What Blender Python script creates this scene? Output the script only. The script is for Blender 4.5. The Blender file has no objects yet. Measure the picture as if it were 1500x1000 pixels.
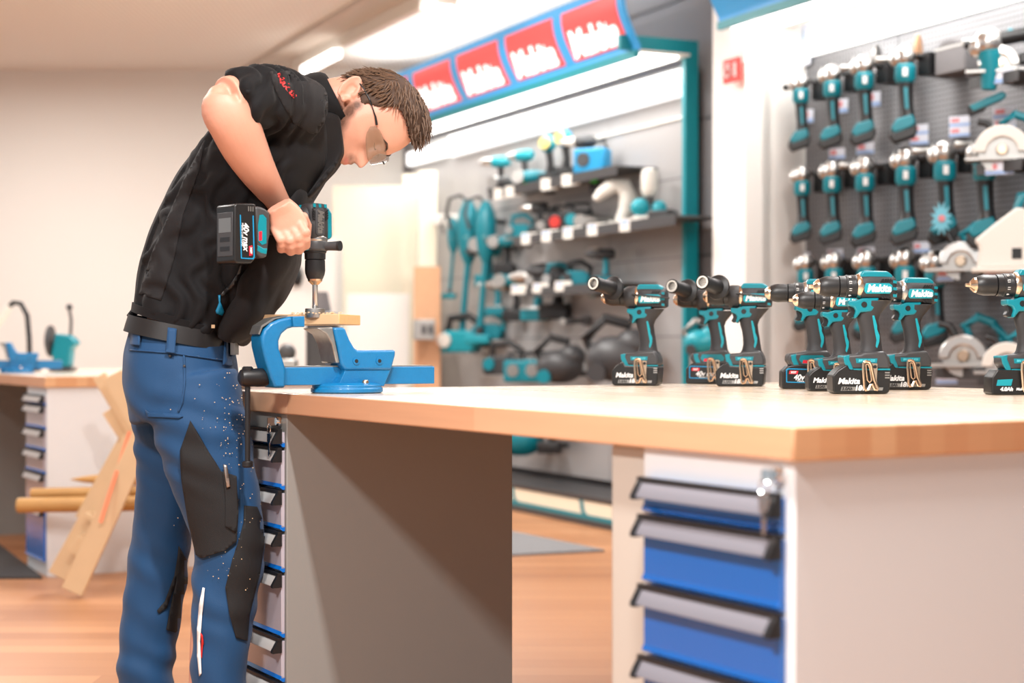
import bpy, bmesh, math, random
from mathutils import Vector, Matrix, noise
from mathutils.bvhtree import BVHTree
random.seed(7)
S = bpy.context.scene
COL = S.collection
PI = math.pi

# ---------------- camera, world, light, exposure ----------------
F = 2400.0            # focal length in pixels for a 1500 px wide frame
EYE = 1.0
HOR = 509.0
cam_d = bpy.data.cameras.new('camera')
cam = bpy.data.objects.new('camera', cam_d); COL.objects.link(cam); S.camera = cam
cam.location = (0, 0, EYE); cam.rotation_euler = (PI/2, 0, 0)
cam_d.sensor_width = 36.0; cam_d.lens = 36.0*F/1500.0
cam_d.shift_y = (HOR-500.0)/1500.0
cam_d.clip_start = 0.05; cam_d.clip_end = 60
cam_d.dof.use_dof = True; cam_d.dof.focus_distance = 3.85; cam_d.dof.aperture_fstop = 2.5

S.view_settings.view_transform = 'Standard'
S.view_settings.look = 'None'
S.view_settings.gamma = 1.0
S.view_settings.use_curve_mapping = False
S.view_settings.exposure = -0.06

w = bpy.data.worlds.new('world'); S.world = w; w.use_nodes = True
bg = w.node_tree.nodes['Background']
bg.inputs[0].default_value = (.83, .93, 1.0, 1); bg.inputs[1].default_value = 0.68

CEIL = 3.2
def area(name, loc, size, power, col=(1, 0.985, 0.96), target=None, rz=0, spread=PI):
    d = bpy.data.lights.new(name, 'AREA'); d.shape = 'RECTANGLE'
    d.size, d.size_y = size; d.energy = power; d.color = col; d.spread = spread
    o = bpy.data.objects.new(name, d); COL.objects.link(o); o.location = loc
    o.rotation_euler = (0, 0, rz)
    if target is not None:
        o.rotation_euler = (Vector(target)-Vector(loc)).to_track_quat('-Z', 'Y').to_euler()
    return o
# ceiling luminaires of the room (rows over the benches and in front of the shelves)
BR = math.atan2(.4968, .8679)
area('ceiling_lamp', (.06, 1.80, 3.12), (.10, .5), 150, rz=BR)
area('ceiling_lamp', (-1.35, .45, 3.12), (.35, .9), 210, rz=BR)
area('ceiling_lamp', (-2.6, 5.6, 3.10), (.3, 1.6), 85)
area('ceiling_lamp', (1.5, 4.6, 3.12), (.3, 1.6), 85)
area('ceiling_lamp', (-.9, 8.6, 3.10), (.3, 2.0), 120)
area('ceiling_lamp', (-3.6, 10.4, 3.10), (.3, 2.0), 120)

# ---------------- helpers ----------------
def lin(c):
    return tuple(((x/255.0)/12.92 if x/255.0 <= .04045 else ((x/255.0+.055)/1.055)**2.4) for x in c)
MATS = {}
def mat(name, rgb, rough=.5, metal=0.0, coat=0.0, bump=0.0, bscale=200, var=0.0, vscale=8, emit=None, estr=0, trans=0, spec=.5, sheen=0, alpha=1):
    m = bpy.data.materials.new(name); m.use_nodes = True
    nt = m.node_tree; b = nt.nodes['Principled BSDF']
    c = lin(rgb)
    b.inputs['Base Color'].default_value = (*c, 1)
    b.inputs['Roughness'].default_value = rough
    b.inputs['Metallic'].default_value = metal
    b.inputs['Coat Weight'].default_value = coat
    b.inputs['Coat Roughness'].default_value = .12
    b.inputs['Specular IOR Level'].default_value = spec
    b.inputs['Transmission Weight'].default_value = trans
    b.inputs['Alpha'].default_value = alpha
    if sheen: b.inputs['Sheen Weight'].default_value = sheen
    if emit:
        b.inputs['Emission Color'].default_value = (*lin(emit), 1); b.inputs['Emission Strength'].default_value = estr
    tc = nt.nodes.new('ShaderNodeTexCoord')
    if var:
        n = nt.nodes.new('ShaderNodeTexNoise'); n.inputs['Scale'].default_value = vscale; n.inputs['Detail'].default_value = 5
        nt.links.new(tc.outputs['Object'], n.inputs['Vector'])
        r = nt.nodes.new('ShaderNodeMapRange'); r.inputs['To Min'].default_value = 1-var; r.inputs['To Max'].default_value = 1+var
        nt.links.new(n.outputs['Fac'], r.inputs['Value'])
        mx = nt.nodes.new('ShaderNodeMix'); mx.data_type = 'RGBA'; mx.blend_type = 'MULTIPLY'; mx.inputs[0].default_value = 1
        mx.inputs[6].default_value = (*c, 1); nt.links.new(r.outputs[0], mx.inputs[7])
        nt.links.new(mx.outputs[2], b.inputs['Base Color'])
    if bump:
        n2 = nt.nodes.new('ShaderNodeTexNoise'); n2.inputs['Scale'].default_value = bscale; n2.inputs['Detail'].default_value = 3
        nt.links.new(tc.outputs['Object'], n2.inputs['Vector'])
        bp = nt.nodes.new('ShaderNodeBump'); bp.inputs['Strength'].default_value = bump; bp.inputs['Distance'].default_value = .002
        nt.links.new(n2.outputs['Fac'], bp.inputs['Height']); nt.links.new(bp.outputs[0], b.inputs['Normal'])
    MATS[name] = m
    return m

def planks(name, cols, L, W, axis='x', rough=.4, off=.5, grain=.12, mortar=.0, coat=0.0, mcol=(120, 80, 50)):
    """board pattern from a brick texture laid along a direction, in metres"""
    m = bpy.data.materials.new(name); m.use_nodes = True
    nt = m.node_tree; b = nt.nodes['Principled BSDF']; b.inputs['Roughness'].default_value = rough
    b.inputs['Coat Weight'].default_value = coat; b.inputs['Coat Roughness'].default_value = .2
    tc = nt.nodes.new('ShaderNodeTexCoord'); mp = nt.nodes.new('ShaderNodeMapping')
    nt.links.new(tc.outputs['Object'], mp.inputs[0])
    if axis == 'y': mp.inputs['Rotation'].default_value = (0, 0, PI/2)
    if axis == 'yz': mp.inputs['Rotation'].default_value = (PI/2, 0, PI/2)
    br = nt.nodes.new('ShaderNodeTexBrick'); nt.links.new(mp.outputs[0], br.inputs[0])
    br.inputs['Scale'].default_value = 1; br.inputs['Brick Width'].default_value = L; br.inputs['Row Height'].default_value = W
    br.inputs['Mortar Size'].default_value = mortar; br.inputs['Mortar Smooth'].default_value = .2; br.offset = off
    br.inputs['Color1'].default_value = (0, 0, 0, 1); br.inputs['Color2'].default_value = (1, 1, 1, 1); br.inputs['Mortar'].default_value = (.5, .5, .5, 1)
    cr = nt.nodes.new('ShaderNodeValToRGB'); nt.links.new(br.outputs['Color'], cr.inputs[0])
    els = cr.color_ramp.elements
    while len(els) < len(cols): els.new(.5)
    for i, c in enumerate(cols):
        els[i].position = i/(len(cols)-1); els[i].color = (*lin(c), 1)
    mp2 = nt.nodes.new('ShaderNodeMapping'); nt.links.new(mp.outputs[0], mp2.inputs[0]); mp2.inputs['Scale'].default_value = (3, 60, 60)
    n = nt.nodes.new('ShaderNodeTexNoise'); n.inputs['Scale'].default_value = 1; n.inputs['Detail'].default_value = 6; nt.links.new(mp2.outputs[0], n.inputs['Vector'])
    r = nt.nodes.new('ShaderNodeMapRange'); r.inputs['To Min'].default_value = 1-grain; r.inputs['To Max'].default_value = 1+grain
    nt.links.new(n.outputs['Fac'], r.inputs['Value'])
    mx = nt.nodes.new('ShaderNodeMix'); mx.data_type = 'RGBA'; mx.blend_type = 'MULTIPLY'; mx.inputs[0].default_value = 1
    nt.links.new(cr.outputs[0], mx.inputs[6]); nt.links.new(r.outputs[0], mx.inputs[7])
    if mortar:
        m2 = nt.nodes.new('ShaderNodeMix'); m2.data_type = 'RGBA'; nt.links.new(br.outputs['Fac'], m2.inputs[0])
        nt.links.new(mx.outputs[2], m2.inputs[6]); m2.inputs[7].default_value = (*lin(mcol), 1)
        nt.links.new(m2.outputs[2], b.inputs['Base Color'])
    else:
        nt.links.new(mx.outputs[2], b.inputs['Base Color'])
    MATS[name] = m
    return m

def P(px, py, Z):
    return Vector(((px-750.0)/F*Z, Z, EYE+(HOR-py)/F*Z))

class MB:
    def __init__(s, T=None): s.v = []; s.f = []; s.T = T
    def add(s, vs, fs, T=None):
        o = len(s.v)
        for p in vs:
            p = Vector(p)
            if T is not None: p = T @ p
            if s.T is not None: p = s.T @ p
            s.v.append(p)
        s.f += [tuple(o+i for i in f) for f in fs]
        return s
    def box(s, x0, x1, y0, y1, z0, z1, T=None):
        vs = [(x0,y0,z0),(x1,y0,z0),(x1,y1,z0),(x0,y1,z0),(x0,y0,z1),(x1,y0,z1),(x1,y1,z1),(x0,y1,z1)]
        return s.add(vs, [(0,3,2,1),(4,5,6,7),(0,1,5,4),(1,2,6,5),(2,3,7,6),(3,0,4,7)], T)
    def prism(s, pts, a0, a1, axis='y', T=None):
        """2-D outline extruded along an axis. axis y: pts are (x,z); x: (y,z); z: (x,y)"""
        n = len(pts)
        def mk(p, a):
            return (p[0], a, p[1]) if axis == 'y' else ((a, p[0], p[1]) if axis == 'x' else (p[0], p[1], a))
        vs = [mk(p, a0) for p in pts]+[mk(p, a1) for p in pts]
        fs = [tuple(range(n)), tuple(range(2*n-1, n-1, -1))]+[(i, n+i, n+(i+1) % n, (i+1) % n) for i in range(n)]
        return s.add(vs, fs, T)
    def loft(s, rings, cap=True, closed=False, T=None):
        n = len(rings[0]); vs = [p for r in rings for p in r]; fs = []
        m = len(rings)
        for j in range(m if closed else m-1):
            k = (j+1) % m
            for i in range(n):
                fs.append((j*n+i, j*n+(i+1) % n, k*n+(i+1) % n, k*n+i))
        if cap and not closed:
            fs.append(tuple(range(n-1, -1, -1))); fs.append(tuple((m-1)*n+i for i in range(n)))
        return s.add(vs, fs, T)
    def lathe(s, prof, n=24, T=None, cap=True):
        return s.loft([[(r*math.cos(2*PI*i/n), r*math.sin(2*PI*i/n), h) for i in range(n)] for r, h in prof], cap=cap, T=T)
    def cyl(s, p0, p1, r0, r1=None, n=16, T=None):
        p0 = Vector(p0); p1 = Vector(p1); r1 = r0 if r1 is None else r1
        q = (p1-p0).to_track_quat('Z', 'Y').to_matrix().to_4x4(); q.translation = p0
        L = (p1-p0).length
        return s.lathe([(r0, 0), (r1, L)], n, T=(T @ q) if T is not None else q)
    def axl(s, p0, p1, prof, n=20, T=None):
        """lathe along p0->p1, prof = [(t in metres along, r)]"""
        p0 = Vector(p0); p1 = Vector(p1)
        q = (p1-p0).to_track_quat('Z', 'Y').to_matrix().to_4x4(); q.translation = p0
        return s.lathe([(r, t) for t, r in prof], n, T=(T @ q) if T is not None else q)
    def tube(s, pts, r, n=8, T=None, up=(0, 0, 1), r2=None, cap=True):
        pts = [Vector(p) for p in pts]; rings = []
        for i, p in enumerate(pts):
            t = (pts[min(i+1, len(pts)-1)]-pts[max(i-1, 0)]).normalized()
            u = Vector(up)
            if abs(t.dot(u)) > .95: u = Vector((0, 1, 0)) if abs(t.y) < .9 else Vector((1, 0, 0))
            a = (u-t*t.dot(u)).normalized(); b = t.cross(a)
            ra = r[i] if isinstance(r, (list, tuple)) else r
            rb = (r2[i] if isinstance(r2, (list, tuple)) else r2) if r2 is not None else ra
            rings.append([p+a*ra*math.cos(2*PI*k/n)+b*rb*math.sin(2*PI*k/n) for k in range(n)])
        return s.loft(rings, cap=cap, T=T)
    def ell(s, c, r, nu=20, nv=12, T=None):
        rings = []
        for j in range(1, nv):
            ph = PI*j/nv
            rings.append([(c[0]+r[0]*math.sin(ph)*math.cos(2*PI*i/nu), c[1]+r[1]*math.sin(ph)*math.sin(2*PI*i/nu), c[2]-r[2]*math.cos(ph)) for i in range(nu)])
        return s.loft(rings, T=T)
    def mesh(s, name):
        me = bpy.data.meshes.new(name); me.from_pydata([tuple(p) for p in s.v], [], s.f)
        bm = bmesh.new(); bm.from_mesh(me); bmesh.ops.recalc_face_normals(bm, faces=bm.faces); bm.to_mesh(me); bm.free()
        return me
    def build(s, name, m, parent=None, bevel=0, segs=2, ang=35, sub=0, loc=None, rz=None):
        me = s.mesh(name); o = bpy.data.objects.new(name, me); COL.objects.link(o)
        me.materials.append(m if not isinstance(m, str) else MATS[m])
        me.polygons.foreach_set('use_smooth', [True]*len(me.polygons))
        me.set_sharp_from_angle(angle=math.radians(ang))
        if parent is not None: o.parent = parent
        if bevel:
            md = o.modifiers.new('bevel', 'BEVEL'); md.width = bevel; md.segments = segs; md.limit_method = 'ANGLE'; md.angle_limit = math.radians(30)
        if sub:
            md = o.modifiers.new('sub', 'SUBSURF'); md.levels = sub; md.render_levels = sub
        if loc is not None: o.location = loc
        if rz is not None: o.rotation_euler[2] = rz
        return o

def bake(o, ang=None):
    dg = bpy.context.evaluated_depsgraph_get()
    dg.update()
    me = bpy.data.meshes.new_from_object(o.evaluated_get(dg)); o.modifiers.clear(); o.data = me
    me.polygons.foreach_set('use_smooth', [True]*len(me.polygons))
    if ang: me.set_sharp_from_angle(angle=math.radians(ang))
    return o

def empty(name, loc=(0, 0, 0), rz=0):
    o = bpy.data.objects.new(name, None); COL.objects.link(o); o.location = loc; o.rotation_euler = (0, 0, rz); o.empty_display_size = .05
    return o
def tag(o, label=None, cat=None, group=None, kind=None):
    if label: o['label'] = label
    if cat: o['category'] = cat
    if group: o['group'] = group
    if kind: o['kind'] = kind
    return o
def kids(o): return [c for c in bpy.data.objects if c.parent == o]
def copy_tree(o, parent=None):
    c = o.copy(); COL.objects.link(c)
    if parent is not None: c.parent = parent
    for ch in kids(o): copy_tree(ch, c)
    return c

def text_mesh(txt, size, bold=.0, shear=0, depth=.0006):
    cu = bpy.data.curves.new('t', 'FONT'); cu.body = txt; cu.size = size; cu.offset = bold; cu.shear = shear; cu.extrude = depth; cu.align_x = 'CENTER'; cu.align_y = 'CENTER'
    cu.resolution_u = 3
    o = bpy.data.objects.new('t', cu); COL.objects.link(o)
    dg = bpy.context.evaluated_depsgraph_get(); dg.update()
    me = bpy.data.meshes.new_from_object(o.evaluated_get(dg)); bpy.data.objects.remove(o)
    return me
TXT = {}
def lettering(txt, size, m, parent, loc, rot, bold=0, shear=0, depth=.0006, name='lettering', sx=1):
    k = (txt, round(size, 4), round(bold, 5), shear, m)
    if k not in TXT:
        me = text_mesh(txt, size, bold, shear, depth); me.name = 'lettering'; me.materials.clear(); me.materials.append(MATS[m]); TXT[k] = me
    o = bpy.data.objects.new(name, TXT[k]); COL.objects.link(o); o.parent = parent
    o.location = loc; o.rotation_euler = rot; o.scale = (sx, 1, 1)
    return o

# ---------------- materials ----------------
mat('teal', (0, 125, 140), .38, spec=.5)
mat('teal_light', (20, 150, 165), .35)
mat('sky_blue', (20, 140, 190), .35)
mat('dark_rubber', (42, 41, 43), .55, bump=.25, bscale=900)
mat('black_plastic', (26, 26, 28), .42)
mat('charcoal', (60, 60, 62), .45)
mat('battery_black', (24, 23, 23), .38)
mat('silver', (205, 203, 200), .28, metal=1)
mat('dull_silver', (170, 168, 165), .42, metal=1)
mat('warm_steel', (215, 190, 165), .25, metal=1)
mat('chrome', (225, 225, 225), .12, metal=1)
mat('white_print', (235, 235, 235), .6)
mat('pale_white', (226, 222, 214), .5)
mat('red_print', (215, 25, 50), .5)
mat('mint_print', (90, 200, 215), .5)
mat('vise_blue', (0, 108, 162), .42, coat=.2, bump=.5, bscale=260, var=.10, vscale=60)
mat('vise_worn', (150, 150, 148), .35, metal=.8, var=.25, vscale=60)
mat('cab_beige', (188, 180, 170), .45)
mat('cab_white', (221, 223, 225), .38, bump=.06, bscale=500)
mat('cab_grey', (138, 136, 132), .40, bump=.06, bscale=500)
mat('drawer_blue', (0, 104, 196), .22, coat=.6)
mat('alu', (132, 131, 140), .45, metal=.3)
mat('handle_lit', (190, 188, 186), .45, metal=.1)  # aluminium handle lightened in its colour, as if the face were lit
mat('drawer_glare', (176, 170, 180), .22, coat=.6)  # blue drawers greyed in the colour to stand for grazing reflections
mat('skin', (205, 150, 128), .48, var=.06, vscale=30, bump=.15, bscale=400)
mat('jacket', (18, 17, 19), .75, spec=.2, bump=.3, bscale=700, sheen=.05)
mat('jacket_panel', (30, 28, 29), .75, spec=.2, bump=.3, bscale=700, sheen=.05)
mat('trouser_blue', (0, 62, 106), .70, bump=.4, bscale=900, sheen=.1, var=.08, vscale=14)
mat('trouser_black', (20, 20, 22), .75, bump=.5, bscale=1000)
mat('star_blue', (120, 195, 215), .4)
mat('belt_leather', (32, 30, 30), .40)
mat('hair', (72, 52, 40), .75, var=.35, vscale=60)
mat('hair_strand', (96, 71, 53), .62, var=.4, vscale=120)
mat('brow', (62, 42, 32), .6)
mat('glass_lens', (150, 122, 100), .03, spec=.8, coat=1, alpha=.38); MATS['glass_lens'].node_tree.nodes['Principled BSDF'].inputs['IOR'].default_value = 1.12
mat('lip', (196, 118, 104), .45)
mat('eye_white', (220, 215, 210), .2)
mat('jacket_red', (210, 45, 45), .6)
mat('wood_board', (205, 168, 128), .6, var=.14, vscale=14)
mat('wood_end', (222, 168, 112), .65, var=.12, vscale=80)
mat('pine', (210, 180, 142), .55, var=.07, vscale=9)
mat('pine_dark', (186, 142, 84), .6, var=.14, vscale=12)
mat('wall_white', (228, 224, 218), .85)
mat('wall_bright', (240, 238, 234), .8)
mat('ceiling_paint', (232, 227, 222), .9)
mat('ceiling_dark', (196, 186, 177), .9)
mat('anthracite', (112, 110, 112), .7)
mat('peg_light', (158, 156, 156), .28)
mat('teal_metal', (0, 138, 150), .4)
mat('price_tag', (222, 226, 238), .5)
mat('price_blue', (150, 180, 225), .5)
mat('price_red', (225, 140, 145), .5)
mat('mat_dark', (58, 56, 56), .8, bump=.5, bscale=60)
mat('mat_grey', (120, 120, 122), .8)
mat('orange_strap', (240, 130, 90), .6)
mat('cork', (214, 165, 128), .8, var=.08, vscale=40)
mat('plywood', (236, 228, 206), .6, var=.06, vscale=3)
mat('fire_red', (205, 45, 35), .5)
mat('green_print', (60, 190, 60), .5)
mat('yellow_print', (225, 205, 120), .5)
mat('lit_white', (255, 255, 255), .5, emit=(255, 252, 246), estr=4.0)
mat('lit_band', (255, 255, 255), .5, emit=(250, 252, 252), estr=1.3)
mat('sign_blue', (40, 140, 200), .4, emit=(90, 165, 210), estr=.35)
mat('sign_red', (225, 60, 60), .4, emit=(240, 90, 85), estr=.65)
mat('sign_white', (255, 250, 248), .4, emit=(255, 250, 248), estr=1.2)
mat('shoe', (40, 38, 38), .6)
planks('floor_wood', [(160, 106, 66), (180, 126, 84), (169, 115, 74), (190, 136, 94)], 1.25, .125, 'x', rough=.38, grain=.10, mortar=.0015, mcol=(150, 95, 60))
planks('bench_top', [(232, 208, 182), (242, 222, 198), (236, 214, 188)], 1.1, .045, 'y', rough=.25, grain=.04, coat=.7)  # same beech as the edges, whitened in the colour for grazing sheen
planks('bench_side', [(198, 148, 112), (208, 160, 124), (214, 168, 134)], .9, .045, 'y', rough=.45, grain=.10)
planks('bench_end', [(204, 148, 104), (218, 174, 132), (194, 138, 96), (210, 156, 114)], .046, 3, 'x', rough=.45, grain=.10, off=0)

def peg_mat(name, rgb, hole, sc=.0125):
    m = mat(name, rgb, .30, metal=.35)
    nt = m.node_tree; b = nt.nodes['Principled BSDF']
    tc = nt.nodes.new('ShaderNodeTexCoord'); vo = nt.nodes.new('ShaderNodeVectorMath'); vo.operation = 'SCALE'; vo.inputs['Scale'].default_value = 1/sc
    nt.links.new(tc.outputs['Object'], vo.inputs[0])
    fr = nt.nodes.new('ShaderNodeVectorMath'); fr.operation = 'FRACTION'; nt.links.new(vo.outputs[0], fr.inputs[0])
    sb = nt.nodes.new('ShaderNodeVectorMath'); sb.operation = 'SUBTRACT'; sb.inputs[1].default_value = (.5, .5, .5); nt.links.new(fr.outputs[0], sb.inputs[0])
    ml = nt.nodes.new('ShaderNodeVectorMath'); ml.operation = 'MULTIPLY'; ml.inputs[1].default_value = (1, 0, 1); nt.links.new(sb.outputs[0], ml.inputs[0])
    ln = nt.nodes.new('ShaderNodeVectorMath'); ln.operation = 'LENGTH'; nt.links.new(ml.outputs[0], ln.inputs[0])
    lt = nt.nodes.new('ShaderNodeMath'); lt.operation = 'LESS_THAN'; lt.inputs[1].default_value = .24; nt.links.new(ln.outputs['Value'], lt.inputs[0])
    mx = nt.nodes.new('ShaderNodeMix'); mx.data_type = 'RGBA'; nt.links.new(lt.outputs[0], mx.inputs[0])
    mx.inputs[6].default_value = (*lin(rgb), 1); mx.inputs[7].default_value = (*lin(hole), 1)
    nt.links.new(mx.outputs[2], b.inputs['Base Color'])
peg_mat('pegboard_dark', (122, 122, 125), (70, 70, 72), .025)
def perf_ceiling():
    m = MATS['ceiling_paint']; nt = m.node_tree; b = nt.nodes['Principled BSDF']
    tc = nt.nodes.new('ShaderNodeTexCoord'); wv = nt.nodes.new('ShaderNodeTexWave'); wv.inputs['Scale'].default_value = 9; wv.inputs['Distortion'].default_value = 0
    nt.links.new(tc.outputs['Object'], wv.inputs['Vector'])
    cr = nt.nodes.new('ShaderNodeValToRGB'); nt.links.new(wv.outputs['Fac'], cr.inputs[0])
    cr.color_ramp.elements[0].color = (*lin((222, 216, 210)), 1); cr.color_ramp.elements[1].color = (*lin((236, 231, 226)), 1)
    nt.links.new(cr.outputs[0], b.inputs['Base Color'])
perf_ceiling()
# ---------------- room ----------------
def struct(name, mb, m, **k):
    o = mb.build(name, m, **k); o['kind'] = 'structure'; return o
struct('floor', MB().box(-9, 7, -3, 14.5, -.05, 0), 'floor_wood')
struct('ceiling', MB().box(-9, 7, -3, 14.5, CEIL, CEIL+.1), 'ceiling_paint')
struct('wall_back', MB().box(-9, 2.2, 13.0, 13.15, 0, CEIL), 'wall_white')
# display wall directions
WD = Vector((-.4318, .9020, 0)); WN = Vector((-.9020, -.4318, 0)); WR = math.atan2(-.9020, .4318)
L0 = P(1012, HOR, 9.0); L0.z = 0      # right end of the left display, wall plane
R0 = P(1162, HOR, 8.6); R0.z = 0      # left end of the right display
def wall_T(o): return Matrix.Translation(o) @ Matrix.Rotation(WR, 4, 'Z')
# frame: local x runs right / nearer, local y into the wall
LT = wall_T(L0); RT = wall_T(R0)
def pt_on(origin, px, py, off=0.0):
    """point on the plane lying `off` in front of a display wall"""
    d = Vector(((px-750)/F, 1, 0)); o = origin+WN*off
    t = (o.dot(WN))/(d.dot(WN)); Z = t
    return P(px, py, Z)
RLx = (LT.inverted() @ R0).x
struct('wall_right', MB().box(-4.6, RLx-.05, .06, .2, 0, CEIL), 'anthracite', loc=L0, rz=WR)
struct('wall_right_recess', MB().box(-.2, 8, .06, .2, 0, CEIL), 'anthracite', loc=R0, rz=WR)
# seams of the anthracite wall as shallow trim strips
for i, z in enumerate((.75, 1.5, 2.25, 2.95)):
    struct('trim_%d' % (i+1), MB().box(-4.4, RLx-.06, .052, .0605, z, z+.012), 'charcoal', loc=L0, rz=WR)
# white pillar between the displays (two stepped faces)
pc = pt_on(L0, 1053, HOR, .06)
a_local = LT.inverted() @ Vector((pc.x, pc.y, 0))
x0 = a_local.x
struct('wall_pillar', MB().box(x0, x0+.31, -.10, .059, 0, CEIL).box(x0+.31, RLx-.035, .0, .30, 0, CEIL), 'wall_bright', loc=L0, rz=WR, bevel=.004)
# plain joint in the ceiling and the track rail
def line_box(mb, p0, p1, w, h):
    p0 = Vector(p0); p1 = Vector(p1); d = (p1-p0).normalized(); n = Vector((-d.y, d.x, 0))
    vs = []
    for p in (p0, p1):
        for a, b in ((-1, 0), (1, 0), (1, 1), (-1, 1)): vs.append(p+n*a*w/2+Vector((0, 0, b*h)))
    return mb.add(vs, [(0,1,2,3),(7,6,5,4),(0,4,5,1),(1,5,6,2),(2,6,7,3),(3,7,4,0)])
def zc(px, py, z): # point at height z seen at px,py
    return P(px, py, (z-EYE)*F/(HOR-py))
struct('trim_5', line_box(MB(), zc(392, 108, CEIL-.03), zc(600, -8, CEIL-.03), .42, .029), 'ceiling_dark')
rail = empty('light_track', zc(660, -20, 3.0)); tag(rail, 'pale ceiling light track running towards the corner, with lit lamp sections', 'light track')
def rel(o, p): return Vector(p)-o.location
line_box(MB(), rel(rail, zc(668, -10, 3.08)), rel(rail, zc(432, 104, 3.08)), .05, .12).build('rail', 'pale_white', rail)
line_box(MB(), rel(rail, zc(494, 83, 3.02)), rel(rail, zc(446, 108, 3.02)), .06, .05).build('lamp', 'lit_white', rail)
line_box(MB(), rel(rail, zc(655, 6, 3.0)), rel(rail, zc(630, 18, 3.0)), .13, .08).build('spot_housing', 'pale_white', rail)
line_box(MB(), rel(rail, zc(653, 11, 2.985)), rel(rail, zc(636, 19, 2.985)), .10, .014).build('spot_lamp', 'lit_white', rail)
# small ceiling detector
o = MB().lathe([(.07, 0), (.08, .03), (.08, .05)], 20).build('smoke_detector', 'pale_white'); o.location = zc(220, -2, 3.15)
tag(o, 'small round detector on the ceiling at the top of the picture', 'detector')
# floor mats
m1 = MB().add([P(-60, 848, F/(848-HOR)), P(62, 848, F/(848-HOR)), P(-10, 793, F/(793-HOR)), P(-140, 793, F/(793-HOR))], [(0, 1, 2, 3)])
m1.add([v+Vector((0, 0, .012)) for v in m1.v[:4]], [(0, 1, 2, 3)]); m1.f += [(0,1,5,4),(1,2,6,5),(2,3,7,6),(3,0,4,7)]
tag(m1.build('floor_mat', 'mat_dark'), 'dark ribbed floor mat in front of the far left workbench', 'floor mat')
m1 = MB().add([P(690, 818, F/(818-HOR)), P(885, 808, F/(808-HOR)), P(752, 781, F/(781-HOR)), P(660, 770, F/(770-HOR))], [(0, 1, 2, 3)])
m1.add([v+Vector((0, 0, .012)) for v in m1.v[:4]], [(0, 1, 2, 3)]); m1.f += [(0,1,5,4),(1,2,6,5),(2,3,7,6),(3,0,4,7)]
tag(m1.build('floor_mat', 'mat_grey'), 'grey floor mat seen through the gap under the front workbench', 'floor mat')

# ---------------- workbenches ----------------
BROT = BR
C0 = P(1162, HOR, 2.202); C0.z = 0
TOP = EYE-.1055; TT = .048
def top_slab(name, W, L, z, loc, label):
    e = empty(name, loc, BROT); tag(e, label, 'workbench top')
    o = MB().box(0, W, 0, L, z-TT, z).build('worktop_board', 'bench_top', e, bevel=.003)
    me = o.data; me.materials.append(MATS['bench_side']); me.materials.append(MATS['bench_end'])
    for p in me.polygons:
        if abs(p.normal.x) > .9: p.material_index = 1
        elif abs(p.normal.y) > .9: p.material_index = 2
    return e
top_slab('workbench_top', 1.74, 2.18, TOP, C0, 'thick beech worktop of the front workbench carrying the vise and the row of drills')

def handle(e, x, y0, y1, z, hm='alu'):
    """aluminium grip along y at the top of a drawer front, face at local x, pointing -x"""
    h = MB().prism([(x, z), (x-.008, z), (x-.020, z-.021), (x-.020, z-.024), (x, z-.024)], y0+.012, y1-.012, 'y')
    o = h.build('handle', hm, e)
    b = MB().box(x-.010, x, y0, y1, z-.0005, z+.007)
    for ya, yb in ((y0, y0+.012), (y1-.012, y1)):
        b.prism([(x, z+.001), (x-.010, z+.001), (x-.023, z-.021), (x-.023, z-.027), (x, z-.027)], ya, yb, 'y')
    b.build('end_cap', 'black_plastic', o)
def keys(e, x, y, z):
    l = MB().axl((x, y, z), (x-.014, y, z), [(0, .011), (.010, .011), (.014, .009)], 16).build('lock', 'chrome', e)
    k = MB().box(x-.034, x-.014, y-.001, y+.001, z-.009, z+.009)
    k.tube([(x-.03, y+.010*math.cos(a), z-.016+.011*math.sin(a)) for a in [i*PI/6 for i in range(13)]], .0012, 6)
    k.prism([(y-.011, z-.028), (y+.011, z-.028), (y+.010, z-.046), (y+.004, z-.05), (y+.004, z-.078), (y+.001, z-.083), (y-.003, z-.078), (y-.004, z-.05), (y-.010, z-.046)], x-.031, x-.029, 'x')
    k.build('key', 'chrome', l)
def cabinet(name, loc, x0, x1, y0, y1, ztop, zs, dy0, dy1, label, body='cab_white', dmats=None, key=None, hm='alu'):
    e = empty(name, loc, BROT); tag(e, label, 'drawer cabinet')
    sh = MB().box(x0, x1, y0, y1, .0, ztop)
    o = sh.build('body', body, e, bevel=.002)
    zz = list(zs)+[.06]
    for i in range(len(zs)):
        z1 = zz[i]-.004; z0 = zz[i+1]+.004
        dm = dmats[i] if dmats else 'drawer_blue'
        d = MB().prism([(x0-.001, z0+.008), (x0-.010, z0+.008), (x0-.010, z1), (x0-.001, z1)], dy0, dy1, 'y').build('drawer', dm, e, bevel=.001)
        MB().prism([(x0-.001, z0), (x0-.006, z0), (x0-.014, z0+.006), (x0-.0102, z0+.014), (x0-.001, z0+.010)], dy0, dy1, 'y').build('lower_lip', 'drawer_blue', d)
        handle(d, x0-.010, dy0-.004, dy1+.004, zz[i]-.004, hm)
    if key: keys(e, x0, *key)
    return e
Z1 = [.7996, .7426, .636, .5275, .419, .311, .203]
cabinet('drawer_cabinet', C0, .012, .60, .012, .372, TOP-TT, Z1, .030, .358, 'near drawer cabinet with bright blue drawers under the front corner of the workbench', key=(.040, .826))
tag(MB().box(.022, .60, .374, .482, 0, TOP-TT).build('support_panel', 'cab_beige', None, bevel=.008, loc=C0, rz=BROT), 'narrow beige upright panel just left of the near blue drawer cabinet', 'support panel')
Z2 = [.808, .765, .666, .570, .4746, .323, .22]
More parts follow.
